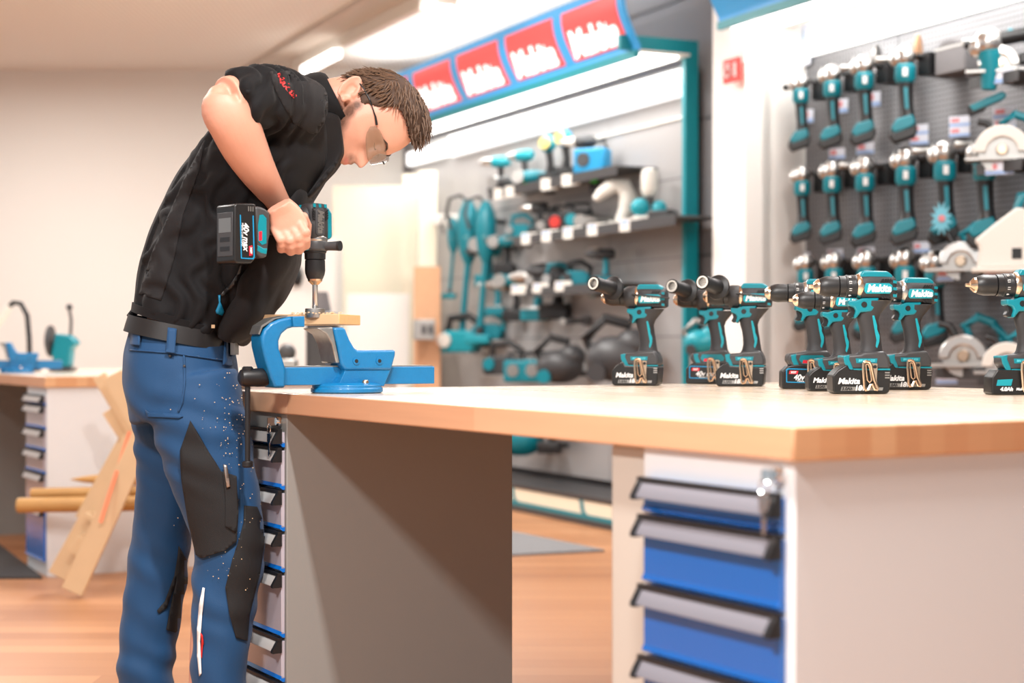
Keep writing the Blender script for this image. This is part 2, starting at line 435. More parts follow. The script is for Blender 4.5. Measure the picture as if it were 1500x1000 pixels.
e = cabinet('drawer_cabinet', C0, .012, .615, 1.833, 2.16, TOP-TT, Z2, 1.842, 2.15, 'drawer cabinet with a large grey side under the vise, behind the man\'s knees', key=(1.868, .828), body='cab_grey', dmats=['drawer_glare']*7, hm='handle_lit')

# left, distant workbench
C1 = P(66, HOR, 7.12); C1.z = 0; TOP1 = EYE-.126
top_slab('workbench_top', 1.75, 2.6, TOP1, C1, 'beech worktop of the far left workbench, with a small blue vise on it')
Z3 = [.79, .745, .640, .545, .445, .295]
cabinet('drawer_cabinet', C1, .012, .80, .012, .37, TOP1-TT, Z3, .03, .355, 'far drawer cabinet with glare-greyed and blue drawers under the left workbench, beside the timber', hm='handle_lit', dmats=['drawer_glare']*5+['drawer_blue'])
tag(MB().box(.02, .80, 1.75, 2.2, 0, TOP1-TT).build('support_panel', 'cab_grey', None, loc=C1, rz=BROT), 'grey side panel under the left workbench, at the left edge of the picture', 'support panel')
tag(MB().box(.95, 1.7, .02, .5, 0, TOP1-TT).build('support_panel', 'cab_white', None, loc=C1, rz=BROT, bevel=.003), 'white panel under the right half of the far left workbench, behind the man', 'support panel')

# ---------------- timber by the left cabinet ----------------
def board(mb, a, b, w, t, up=Vector((0, -1, 0))):
    """plank from a to b, width w across the view, thickness t in depth"""
    a = Vector(a); b = Vector(b); d = (b-a).normalized(); n = (up-d*up.dot(d)).normalized(); s_ = d.cross(n)
    vs = []
    for p in (a, b):
        for i, j in ((-1, -1), (1, -1), (1, 1), (-1, 1)): vs.append(p+s_*i*w/2+n*j*t/2)
    return mb.add(vs, [(0,1,2,3),(7,6,5,4),(0,4,5,1),(1,5,6,2),(2,6,7,3),(3,7,4,0)])
fr = empty('timber_trestle', (-1.9, 6.6, 0)); tag(fr, 'bent pale timber frame leaning against the far left cabinet', 'timber frame')
def fb(name, a, b, w, t=.03, m='pine'):
    mb = MB(); board(mb, Vector(a)-fr.location, Vector(b)-fr.location, w, t); return mb.build(name, m, fr, bevel=.002)
fb('upper_board', P(166, 548, 6.62), P(212, 636, 6.62), .085)
fb('upper_board', P(146, 550, 6.72), P(200, 640, 6.72), .055)
fb('upper_board', P(160, 600, 6.80), P(196, 655, 6.80), .060)
fb('lower_board', P(219, 618, 6.58), P(106, 866, 6.55), .088)
fb('lower_board', P(196, 640, 6.72), P(84, 843, 6.68), .075)
fb('lower_board', P(186, 640, 6.82), P(120, 760, 6.80), .055)
fb('cross_piece', P(112, 793, 6.62), P(140, 812, 6.62), .075, .10)
fb('cross_piece', P(128, 752, 6.64), P(150, 766, 6.64), .022, .10)
mb = MB(); board(mb, P(190, 632, 6.60)-fr.location, P(147, 765, 6.50)-fr.location, .014, .002); mb.build('strap', 'orange_strap', fr)
def pole(a, b, r, label, tip=False):
    L = (Vector(b)-Vector(a)).length
    pr = [(0, r*.93), (.008, r), (L*.3, r*1.01), (L*.7, r*.99), (L-.008, r), (L, r*.93)]
    if tip: pr = [(0, r*.08), (.05, r*.45), (.16, r*.9), (.22, r), (L-.01, r), (L, r*.93)]
    tag(MB().axl(a, b, pr, 20).build('timber_pole', 'pine_dark'), label, 'timber pole')
pole(P(26, 740, 6.95), P(330, 735, 6.95), .032, 'long round timber pole lying level, nearest of the poles beside the left cabinet')
pole(P(46, 723, 7.03), P(330, 717, 7.03), .024, 'round timber pole lying behind the long front pole')
pole(P(104, 702, 7.05), P(330, 700, 7.05), .028, 'pointed timber pole, topmost of the poles beside the left cabinet', True)
th = empty('sawhorse', P(280, HOR, 7.05)*1.0); th.location.z = 0
tag(th, 'low wooden sawhorse under the timber poles, behind the man', 'sawhorse')
MB().box(.12, .155, -.02, .30, .300, .40).box(-.10, .10, -.20, .22, .262, .300).build('beam', 'pine', th, bevel=.003)
for sx in (-1, 1):
    for y in (-.15, .17): MB().box(-.02, .02, -.02, .02, 0, .262, T=Matrix.Translation((sx*.07, y, 0))).build('leg', 'pine', th)
# ---------------- bench vise ----------------
def make_vise(loc, label, scale=1.0, rot=BROT):
    e = empty('bench_vise', loc, rot); tag(e, label, 'vise')
    k = 606.0; kz = 628.0; cx = 1125/3.125  # photo-measured outline, zoom origin (300,280), factor 3.125
    def q(x, y): return ((300+x/3.125-508)/k, (572-(280+y/3.125))/kz)
    MB().lathe([(.078, 0), (.084, .003), (.084, .011), (.081, .013), (.081, .019), (.070, .024)], 40).build('swivel_base', 'vise_blue', e, bevel=.001)
    pts = [q(570, 882), q(603, 812), q(600, 805), q(828, 805), q(822, 812), q(792, 882)]
    MB().prism(pts, -.045, .045).build('column', 'vise_blue', e, bevel=.005, segs=3)
    pts = [q(545, 615), q(600, 614), q(622, 668), q(645, 705), q(662, 718), q(845, 716), q(843, 742), q(824, 808), q(600, 808), q(580, 775), q(566, 700)]
    b = MB().prism(pts, -.050, .050).build('fixed_jaw', 'vise_blue', e, bevel=.006, segs=3)
    pj = [q(470, 618), q(545, 612), q(580, 775), q(560, 775), q(540, 690), q(515, 645)]
    MB().prism(pj, -.046, .040).build('jaw_face', 'vise_worn', b, bevel=.003)
    for x in (652, 763):
        c = q(x, 766)
        MB().axl((c[0], -.0490, c[1]), (c[0], -.0525, c[1]), [(0, .0085), (.0035, .0085), (.0036, .005)], 20).build('bolt_ring', 'vise_blue', b)
        MB().axl((c[0], -.0520, c[1]), (c[0], -.0535, c[1]), [(0, .005), (.0015, .0045)], 6).build('hex_socket', 'black_plastic', b)
    # slide bar
    x0, z1 = q(318, 793); x1, z0 = q(1062, 874)
    sb = MB().box(x0, x1, -.024, .024, z0, z1).build('slide_bar', 'vise_blue', e, bevel=.002)
    MB().box(x0+.01, x1-.004, -.0215, .0215, z1-.002, z1+.003).build('guide_plate', 'vise_worn', sb)
    # movable jaw: swept C shape
    outer = [(285, 884), (268, 840), (245, 770), (228, 700), (226, 660), (240, 625), (268, 597), (305, 580), (355, 568), (412, 566)]
    inner = [(334, 884), (336, 800), (322, 755), (306, 712), (305, 675), (318, 645), (345, 622), (378, 612), (412, 612)]
    pts = [q(*p) for p in outer]+[q(*p) for p in reversed(inner)]
    mj = MB().prism(pts, -.036, .036).build('movable_jaw', 'vise_blue', e, bevel=.006, segs=3)
    MB().prism([q(358, 567), q(413, 565), q(413, 614), q(360, 614)], -.048, .048).build('jaw_tip', 'vise_blue', mj, bevel=.002)
    MB().prism([q(222, 648), q(236, 615), q(290, 580), q(350, 566), q(350, 562), q(284, 574), q(230, 608), q(216, 645)], -.028, .028).build('worn_edge', 'vise_worn', mj)
    # screw head, handle bar with end knobs
    a = q(276, 838); b_ = q(158, 838)
    sh = MB().axl((a[0], 0, a[1]), (b_[0], 0, b_[1]), [(0, .018), (.008, .021), (.026, .021), (.030, .0205), (.055, .0205), (.062, .018), (.066, .012)], 28).build('screw_head', 'black_plastic', e)
    hx = q(188, 800)
    hb = MB().cyl((hx[0], 0, q(0, 800)[1]), (hx[0], 0, -.155), .0062, n=14)
    hb.axl((hx[0], 0, q(0, 812)[1]), (hx[0], 0, q(0, 786)[1]), [(0, .011), (.003, .0125), (.009, .0125), (.012, .009)], 18)
    hb.axl((hx[0], 0, -.165), (hx[0], 0, -.150), [(0, .009), (.003, .0125), (.012, .0125), (.015, .010)], 18)
    hb.build('handle_bar', 'black_plastic', sh)
    c = q(688, 873)
    MB().lathe([(.008, .018), (.008, .028), (.006, .031)], 16, T=Matrix.Translation((c[0], -.060, 0))).build('lock_nut', 'warm_steel', e)
    return e
VL = P(508, HOR, 3.82); VL.z = TOP
vise = make_vise(VL, 'large blue bench vise clamping a pale board, on the left end of the front workbench')

# clamped board, along a diagonal, lying on the fixed jaw
bd = MB()
pa = P(528, 467.2, 3.93); pb = P(497, 467.2, 3.765)  # end face
dl = Vector((-.80, .60, 0)).normalized()
e1 = (pa-pb); e1.z = 0
h0 = P(500, 475.3, 3.80).z; h1 = P(500, 460, 3.80).z
L = .34
base = [pb, pa, pa+Vector((-.20, .06, 0)), pb+Vector((-.20, 0.09, 0))]
bd.add([(p.x, p.y, h0) for p in base]+[(p.x, p.y, h1) for p in base], [(3,2,1,0),(4,5,6,7),(0,1,5,4),(1,2,6,5),(2,3,7,6),(3,0,4,7)])
bo = bd.build('wooden_board', 'wood_board', bevel=.0015)
bo.data.materials.append(MATS['wood_end'])
for p in bo.data.polygons:
    if p.center.x > pb.x+.01 and abs(p.normal.z) < .5 and p.normal.x > .5: p.material_index = 1
tag(bo, 'pale wooden board clamped level in the blue vise, being drilled', 'board')

# ---------------- cordless drills ----------------
def sd(x, y): return ((x-640)/2419.0, (775-y)/2419.0)
def poly(*pts): return [sd(*p) for p in pts]
def superring(cx, cy, cz, rx, ry, n=20, e=2.6, tilt=0):
    r = []
    for i in range(n):
        a = 2*PI*i/n; c, s_ = math.cos(a), math.sin(a)
        x = rx*abs(c)**(2/e)*(1 if c >= 0 else -1); y = ry*abs(s_)**(2/e)*(1 if s_ >= 0 else -1)
        r.append((cx+x, cy+y, cz+x*tilt))
    return r
def xring(x, cz, ry, rz, n=24, e=2.6):
    r = []
    for i in range(n):
        a = 2*PI*i/n; c, s_ = math.cos(a), math.sin(a)
        r.append((x, ry*abs(c)**(2/e)*(1 if c >= 0 else -1), cz+rz*abs(s_)**(2/e)*(1 if s_ >= 0 else -1)))
    return r
def both(fn):
    for s_ in (-1, 1): fn(s_)
def side_rot(s_): return (PI/2, 0, 0) if s_ < 0 else (PI/2, 0, PI)
def make_drill(kind, label, volt='18v', aux=False, tip=True, ring='warm_steel', group=None, amp='3.0Ah', plate_m='teal_light', letter_m='white_print'):
    """kind 'lxt' (18 V), 'xgt' (40 V, wide battery) or 'cxt' (slim battery). chuck to -x."""
    e = empty('cordless_drill'); tag(e, label, 'cordless drill', group)
    zc_ = sd(0, 185)[1]
    # motor housing
    rings = []
    for x, ry, rz, cz in ((584, .024, .026, 184), (592, .0275, .0285, 184), (640, .0285, .029, 185), (745, .0285, .029, 187), (772, .0275, .0275, 190), (784, .024, .024, 193), (787, .018, .018, 195)):
        X = sd(x, 0)[0]; rings.append(xring(X, sd(0, cz)[1], ry, rz))
    hs = MB().loft(rings).build('motor_housing', 'dark_rubber', e, ang=50)
    for j in range(3):
        def vent(s_, j=j):
            MB().prism(poly((762, 150+j*38), (782, 152+j*38), (782, 168+j*38), (762, 166+j*38)), s_*.0262, s_*.0285).build('vent', 'teal', hs)
        both(vent)
    # teal top cover and lower front cover
    MB().prism(poly((586, 118), (600, 96), (735, 98), (765, 120), (768, 150), (745, 140), (610, 140), (586, 150)), -.020, .020).build('top_cover', 'teal', e, bevel=.004)
    fc = MB().prism(poly((520, 258), (560, 262), (598, 248), (690, 246), (672, 296), (645, 322), (588, 326), (568, 352), (560, 362), (552, 350), (562, 320), (552, 300), (520, 288)), -.0215, .0215).build('front_cover', 'teal', e, bevel=.003)
    both(lambda s_: MB().axl((sd(606, 283)[0], s_*.021, sd(606, 283)[1]), (sd(606, 283)[0], s_*.0235, sd(606, 283)[1]), [(0, .007), (.0025, .006)], 16).build('switch_button', 'black_plastic', fc))
    # side plate with lettering
    def plate(s_):
        p = MB().prism(poly((604, 188), (612, 166), (740, 166), (758, 178), (758, 205), (744, 224), (614, 224), (604, 212)), s_*.0262, s_*.0295).build('name_plate', plate_m, e, bevel=.0012)
        lettering('Makita', .0225, letter_m, p, (sd(683, 0)[0], s_*.0298, sd(0, 196)[1]), side_rot(s_), bold=.0010, shear=.25, sx=.90)
        for j in range(4):
            MB().prism(poly((690+j*14, 160), (700+j*14, 160), (712+j*14, 142), (702+j*14, 142)), s_*.0270, s_*.0290).build('vent_slot', 'black_plastic', p)
            MB().prism(poly((690+j*14, 232), (700+j*14, 232), (712+j*14, 250), (702+j*14, 250)), s_*.0265, s_*.0285).build('vent_slot', 'black_plastic', p)
    both(plate)
    # gear case ring, torque ring, chuck
    X = lambda x: sd(x, 0)[0]
    zr = sd(0, 182)[1]
    MB().axl((X(604), 0, zr), (X(570), 0, zr), [(0, .0275), (.004, .0295), (.010, .0290), (.014, .027)], 32).build('gear_ring', ring, e)
    pr = [(0, .0262), (.004, .0268)]
    for i in range(8): pr += [(.006+i*.0022, .0262), (.007+i*.0022, .0266)]
    pr += [(.0245, .0262), (.026, .0245), (.034, .0245), (.040, .0242)]
    cl = MB().axl((X(572), 0, zr), (X(470), 0, zr), pr, 32).build('torque_ring', 'black_plastic', e)
    def marks(s_):
        for i, t in enumerate(('9', '11', '13', '15')):
            a = (-.9+i*.6)
            o = lettering(t, .009, 'white_print', cl, (X(530), s_*.0272*math.cos(a), zr+.0272*math.sin(a)), (PI/2-s_*0, 0, 0) if s_ < 0 else (PI/2, 0, PI))
            o.rotation_euler = (PI/2+(-a if s_ < 0 else a)*-1 if False else PI/2, PI/2, 0) if s_ < 0 else (PI/2, PI/2, PI)
            o.rotation_mode = 'QUATERNION'
            nrm = Vector((0, s_*math.cos(a), math.sin(a))); xa = Vector((0, -math.sin(a)*s_, math.cos(a)))*1
            ya = nrm.cross(xa); M = Matrix((xa, ya, nrm)).transposed(); o.rotation_quaternion = M.to_quaternion()
    both(marks)
    ch = MB().axl((X(474), 0, zr), (X(365), 0, zr), [(0, .0215), (.002, .0232), (.026, .0236), (.034, .0222), (.044, .0185), (.0455, .017)], 32).build('chuck', 'black_plastic', e)
    MB().axl((X(368), 0, zr), (X(333), 0, zr), [(0, .0175), (.006, .0165), (.013, .0095), (.0145, .0075)], 28).build('chuck_jaws', 'warm_steel', ch)
    if tip: MB().axl((X(336), 0, zr), (X(311), 0, zr), [(0, .0048), (.008, .0048), (.011, .0040)], 6).build('bit_holder', 'warm_steel', ch)
    # trigger
    MB().prism(poly((528, 292), (562, 292), (566, 318), (556, 352), (536, 356), (520, 345), (534, 322)), -.0105, .0105).build('trigger', 'black_plastic', e, bevel=.002)
    # grip
    rings = []
    for y, xa, xb, ry in ((262, 600, 768, .0235), (300, 585, 735, .0215), (335, 574, 706, .0185), (370, 578, 694, .0175), (410, 590, 698, .0175), (455, 596, 706, .0178), (500, 598, 712, .0180), (535, 590, 718, .0200), (560, 578, 728, .0235), (585, 560, 734, .027)):
        xm = (xa+xb)/2; rings.append(superring(sd(xm, 0)[0], 0, sd(0, y)[1], (xb-xa)/2/2419, ry, 24, 2.3))
    gp = MB().loft(rings).build('grip', 'dark_rubber', e, ang=60)
    def inlay(s_):
        MB().prism(poly((652, 344), (664, 342), (680, 400), (680, 420), (694, 455), (692, 490), (680, 525), (668, 522), (676, 480), (668, 440), (660, 395)), s_*.0145, s_*.0184).build('grip_inlay', 'teal_light', gp, bevel=.001)
    both(inlay)
    # foot
    wide = kind == 'xgt'; slim = kind == 'cxt'
    hw = .037 if not slim else .029
    if wide: ft = poly((470, 560), (560, 548), (590, 540), (715, 540), (735, 575), (742, 600), (744, 640), (490, 640), (462, 600))
    else: ft = poly((488, 562), (580, 556), (600, 545), (715, 540), (735, 575), (742, 600), (742, 640), (505, 640), (482, 600))
    fo = MB().prism(ft, -hw*.93, hw*.93).build('foot', 'charcoal', e, bevel=.006, segs=3)
    MB().prism(poly((484, 566), (520, 560), (518, 585), (534, 622), (542, 646), (512, 646), (490, 605)), -hw*.955, hw*.955).build('foot_trim', 'teal', fo, bevel=.002)
    def badge(s_):
        if wide:
            MB().prism(poly((545, 568), (680, 568), (700, 590), (696, 612), (640, 622), (556, 622), (535, 596)), s_*hw*.92, s_*hw*.96).build('side_trim', 'teal', fo)
            MB().prism(poly((560, 598), (610, 598), (606, 618), (556, 618)), s_*hw*.96, s_*hw*.975).build('badge', 'red_print', fo)
        else:
            p = MB().prism(poly((552, 580), (672, 580), (668, 606), (556, 606)), s_*hw*.92, s_*hw*.955).build('side_trim', 'teal', fo)
            lettering('BRUSHLESS', .0075, 'mint_print', fo, (sd(612, 0)[0], s_*hw*.957, sd(0, 593)[1]), side_rot(s_), bold=.0002, shear=.2)
            MB().prism(poly((540, 636), (742, 636), (742, 645), (540, 645)), s_*hw*.93, s_*hw*.965).build('seam_trim', 'teal', fo)
    both(badge)
    # battery
    if wide: bt = poly((432, 668), (470, 632), (520, 625), (752, 640), (756, 660), (750, 762), (738, 775), (442, 775), (430, 765))
    elif slim: bt = poly((432, 682), (462, 640), (560, 640), (742, 645), (745, 765), (735, 775), (440, 775), (430, 765))
    else: bt = poly((424, 676), (452, 645), (505, 612), (520, 640), (742, 648), (746, 668), (742, 700), (738, 762), (722, 775), (440, 775), (426, 762))
    ba = MB().prism(bt, -hw, hw).build('battery', 'battery_black', e, bevel=.0035, segs=3)
    def bl(s_):
        y = s_*(hw+.0006)
        if wide:
            fr_ = MB()
            fr_.prism(poly((455, 655), (468, 648), (690, 655), (690, 661), (470, 654), (461, 660), (461, 730), (690, 736), (690, 742), (456, 735)), s_*hw, y)
            fr_.build('label_frame', 'sky_blue', ba)
            MB().prism(poly((478, 662), (530, 664), (524, 684), (472, 682)), s_*hw, s_*(hw+.0012)).build('badge', 'red_print', ba)
            lettering('XGT', .0068, 'white_print', ba, (sd(501, 0)[0], s_*(hw+.0014), sd(0, 673)[1]), side_rot(s_), bold=.0003)
            lettering('40v max', .020, 'white_print', ba, (sd(575, 0)[0], s_*(hw+.001), sd(0, 705)[1]), side_rot(s_), bold=.0004, shear=.25, sx=.9)
            lettering('Makita Li-ion 4.0Ah', .0065, 'white_print', ba, (sd(585, 0)[0], s_*(hw+.001), sd(0, 727)[1]), side_rot(s_))
        elif slim:
            MB().prism(poly((462, 694), (545, 690), (536, 726), (455, 726)), s_*hw, y).build('label_plate', 'teal_light', ba)
            lettering('4.0Ah', .012, 'white_print', ba, (sd(510, 0)[0], s_*(hw+.001), sd(0, 745)[1]), side_rot(s_), bold=.0005, shear=.2)
            lettering('Makita', .0085, 'white_print', ba, (sd(590, 0)[0], s_*(hw+.001), sd(0, 745)[1]), side_rot(s_), bold=.0002, shear=.2)
        else:
            lettering('Makita', .0185, 'white_print', ba, (sd(512, 0)[0], s_*(hw+.001), sd(0, 706)[1]), side_rot(s_), bold=.0006, shear=.25)
            MB().prism(poly((474, 735), (702, 740), (698, 756), (468, 758)), s_*hw, y).build('label_stripe', 'dull_silver', ba)
            lettering(amp, .0100, 'battery_black', ba, (sd(502, 0)[0], s_*(hw+.0010), sd(0, 747)[1]), side_rot(s_), bold=.0003, shear=.2)
            lettering(volt, .0170, 'white_print', ba, (sd(572, 0)[0], s_*(hw+.0012), sd(0, 744)[1]), side_rot(s_), bold=.0004, shear=.2)
        for j in range(3):
            MB().prism(poly((712, 655+j*14), (738, 655+j*14), (738, 662+j*14), (712, 662+j*14)), s_*hw, y).build('vent', 'dull_silver', ba)
    both(bl)
    # belt clip on the near side
    cp = MB(); y0 = -hw-.0075
    o_ = poly((590, 602), (604, 596), (622, 600), (632, 616), (650, 700), (668, 742), (664, 752), (652, 750), (640, 722), (628, 726), (616, 752), (602, 754), (596, 742), (588, 640))
    cp.tube([(p[0], y0, p[1]) for p in o_+[o_[0]]], .0034, 6, up=(0, 1, 0))
    i_ = poly((604, 612), (618, 612), (626, 640), (634, 700), (624, 712), (612, 700), (606, 650), (604, 612))
    cp.tube([(p[0], y0, p[1]) for p in i_], .0020, 6, up=(0, 1, 0))
    pl = poly((626, 606), (668, 608), (668, 642), (664, 700), (672, 744), (655, 744), (648, 690), (636, 640))
    cp.prism(pl, y0+.003, y0+.0045)
    cl_ = cp.build('belt_clip', 'warm_steel', fo)
    sc = sd(654, 626)
    MB().axl((sc[0], -hw*.9, sc[1]), (sc[0], y0, sc[1]), [(0, .004), (hw*.1+.0075, .004)], 10).build('screw', 'black_plastic', cl_)
    if aux:
        ax = empty('auxiliary_handle'); ax.parent = e
        c = Vector((X(500), 0, zr+.016))
        MB().axl((X(575), 0, zr), (X(500), 0, zr), [(0, .0295), (.004, .031), (.024, .031), (.030, .027)], 30).build('clamp_ring', 'dark_rubber', ax)
        d = Vector((-.36, -.93, .12)).normalized()
        a0 = c+d*.030
        MB().axl(a0, a0+d, [(0, .014), (.020, .018), (.026, .032), (.032, .0345), (.036, .033), (.040, .021), (.075, .0185), (.115, .0195), (.122, .0205), (.122, .0145), (.085, .0140)], 32).build('handle_grip', 'black_plastic', ax)
        g = a0+d*.1215
        MB().axl(g, g+d, [(0, .0195), (.004, .0195), (.004, .0135), (.001, .0135)], 32, ).build('handle_rim', 'black_plastic', ax)
        MB().axl(g+d*.001, g+d*1.001, [(0, .0165), (.0045, .0165), (.0048, .0128), (-.030, .0125), (-.0301, .002)], 32).build('handle_end', 'pale_white', ax)
        MB().tube([Vector((X(560), -.034, zr+.008)), Vector((X(820), -.036, zr-.004))], .0022, 8).build('depth_rod', 'black_plastic', ax)
    return e
def place(e, px, ybot, ang=0, tilt=0):
    Z = (EYE-TOP)*F/(ybot-HOR)
    p = P(px, HOR, Z+.037); e.location = (p.x, p.y, TOP+.0005); e.rotation_euler = (0, 0, ang)
A = -.12
place(make_drill('lxt', 'leftmost drill on the workbench, with a black side handle ending in a white ring', aux=True, tip=False, amp='5.0Ah'), 946, 565, -.30)
place(make_drill('xgt', 'teal drill with side handle and red-badged battery, half hidden behind the drill on its right', aux=True, tip=False), 1050, 562.5, -.22)
place(make_drill('lxt', 'second 18 volt drill with a black side handle, third from the left in the row', aux=True, tip=False, amp='5.0Ah'), 1098, 566, -.22)
place(make_drill('xgt', 'drill with long black chuck and wide red-badged battery, fourth from the left', tip=False, ring='silver'), 1193, 569.8, -.05)
place(make_drill('lxt', 'shorter teal drill mostly hidden behind the frontmost drill'), 1230, 573, -.04)
place(make_drill('lxt', 'frontmost drill in the middle of the group, its battery marked 3.0Ah'), 1272, 577, 0)
place(make_drill('lxt', 'teal drill just right of the frontmost drill, its chuck hidden', ring='silver'), 1335, 571, .02)
place(make_drill('cxt', 'rightmost drill with slim battery, cut off by the right edge of the picture'), 1502, 578.5, .05)
bpy.data.objects['cordless_drill.004'].scale = (.9, .9, .9)

# drill in the man's hand, pointing down
hd = make_drill('xgt', 'drill held by the man, pointing down into the clamped board', tip=False, ring='silver', plate_m='charcoal', letter_m='dull_silver')
al = math.radians(43)
xl = Vector((0, 0, 1)); zl = Vector((math.cos(al), math.sin(al), 0)); yl = zl.cross(xl)
R = Matrix((xl, yl, zl)).transposed().to_4x4()
hz = sd(0, 182)[1]          # drill axis height in local z
axis_pt = P(461.5, 412, 3.805)  # chuck nose
loc = axis_pt-R.to_3x3() @ Vector((sd(352, 0)[0], 0, hz))
hd.matrix_world = Matrix.Translation(loc) @ R
for o in kids(hd):
    if o.name.startswith('foot'):
        for c in kids(o):
            if c.name.startswith('belt_clip'):
                for g in kids(c): bpy.data.objects.remove(g)
                bpy.data.objects.remove(c)
x0 = sd(340, 0)[0]
bt = empty('auxiliary_handle'); bt.parent = hd
MB().axl((sd(575, 0)[0], 0, hz), (sd(520, 0)[0], 0, hz), [(0, .0295), (.004, .031), (.018, .031), (.022, .028)], 30).build('clamp_ring', 'charcoal', bt)
dv = R.to_3x3().inverted() @ Vector((.92, -.36, 0)).normalized()
st = Vector((sd(548, 0)[0], 0, hz))
MB().tube([st+dv*.025, st+dv*.045, st+dv*.062], [.010, .0105, .0115], 20).build('stub', 'charcoal', bt)
MB().tube([st+dv*.060, st+dv*.066], [.0118, .0118], 20).build('stub_rim', 'black_plastic', bt)
zb = P(0, 456, 3.93).z
xw = lambda z: sd(352, 0)[0]+(z-axis_pt.z)
mb = MB(); zboard = h1
mb.axl((x0+.004, 0, hz), (xw(zboard+.030), 0, hz), [(0, .0045), (.0006, .0045), (abs(xw(zboard+.030)-x0-.004), .0045)], 10)
ob = mb.build('bit_shaft', 'silver', hd)
MB().axl((xw(zboard+.075), 0, hz), (xw(zboard+.018), 0, hz), [(0, .0062), (.055, .0062), (.057, .005)], 20).build('bit_extension', 'silver', ob)
MB().axl((xw(zboard+.022), 0, hz), (xw(zboard-.008), 0, hz), [(0, .006), (.008, .0065), (.009, .023), (.022, .0235), (.030, .022)], 28).build('forstner_cutter', 'dull_silver', ob)
# battery underside detail seen from the camera
bat = [o for o in kids(hd) if o.name.startswith('battery')][0]
MB().box(sd(470, 0)[0], sd(705, 0)[0], -.030, .030, -.0012, .0005).build('battery_base', 'charcoal', bat, bevel=.0008)
for x in (498, 548):
    MB().box(sd(x, 0)[0], sd(x+24, 0)[0], -.019, .019, -.0016, .0).build('slot', 'black_plastic', bat)
MB().box(sd(598, 0)[0], sd(675, 0)[0], -.024, .024, -.0016, .0).build('rating_label', 'dull_silver', bat)
# shavings on the board
random.seed(3)
mb = MB()
cp_ = Vector((axis_pt.x, axis_pt.y, 0))
for i in range(90):
    a = random.random()*2*PI; r = .022+random.random()*.04; s_ = .0008+random.random()*.0018
    x, y = r*math.cos(a), r*math.sin(a)*.5
    z = h1+random.random()*.003
    mb.box(cp_.x+x-s_, cp_.x+x+s_, cp_.y+y-s_, cp_.y+y+s_, z, z+s_)
tag(mb.build('wood_shavings', 'pine'), 'loose pale wood shavings around the spinning cutter on the board', 'wood shavings', kind='stuff')
# ---------------- left display wall ----------------
LTi = LT.inverted(); RTi = RT.inverted()
def ll(px, py, off=0.0): return LTi @ pt_on(L0, px, py, off)
def rl(px, py, off=0.0): return RTi @ pt_on(R0, px, py, off)
dw = empty('tool_display_wall', L0, WR); tag(dw, 'long light grey tool display wall with teal end frame and lit top band, left of the white pillar', 'display wall')
for i in range(5):
    x1 = -i*.92; x0 = x1-.915
    if x0 < -4.05: x0 = -4.05
    MB().box(x0, x1, .0, .04, .20, 2.56).build('back_panel', 'peg_light', dw)
    for z in (.62, 1.06, 1.50, 1.94): MB().box(x0, x1, -.002, .0, z, z+.006).build('panel_seam', 'anthracite', dw)
up = MB().box(-.005, .03, -.055, .03, 0, 2.68).build('end_upright', 'teal_metal', dw, bevel=.002)
sl = MB()
for i in range(90): sl.box(-.0065, -.004, -.050, -.044, .1+i*.028, .112+i*.028)
sl.build('slot_row', 'charcoal', up)
MB().box(-.005, .03, -.46, -.05, 2.60, 2.68).build('top_arm', 'teal_metal', dw, bevel=.002)
MB().box(-4.05, 0, -.42, 0, .0, .035).box(-4.05, 0, -.42, -.41, .14, .165).box(-4.05, 0, -.41, .0, .155, .165).build('plinth', 'charcoal', dw)
pf = MB().box(-4.05, 0, -.415, -.405, .035, .14).build('plinth_front', 'plywood', dw)
mb = MB().box(-4.05, 0, -.419, -.415, .035, .062)
for i in range(4): mb.prism([(-.9*i-.4, .05), (-.9*i-.46, .08), (-.9*i-.48, .14), (-.9*i-.52, .14), (-.9*i-.50, .075), (-.9*i-.46, .05)], -.419, -.415)
mb.build('plinth_trim', 'teal', pf)
xa = ll(1009, 120)[0]; xb = ll(668, 217)[0]
MB().box(xb, xa, -.06, -.002, 2.388, 2.53).build('lit_band', 'lit_band', dw, bevel=.004)
MB().box(-4.05, xb-.12, -.05, -.002, 2.40, 2.50).build('lit_band', 'lit_band', dw, bevel=.004)
MB().box(-1.55, -.02, -.012, -.002, 2.268, 2.282).build('rail', 'pale_white', dw)

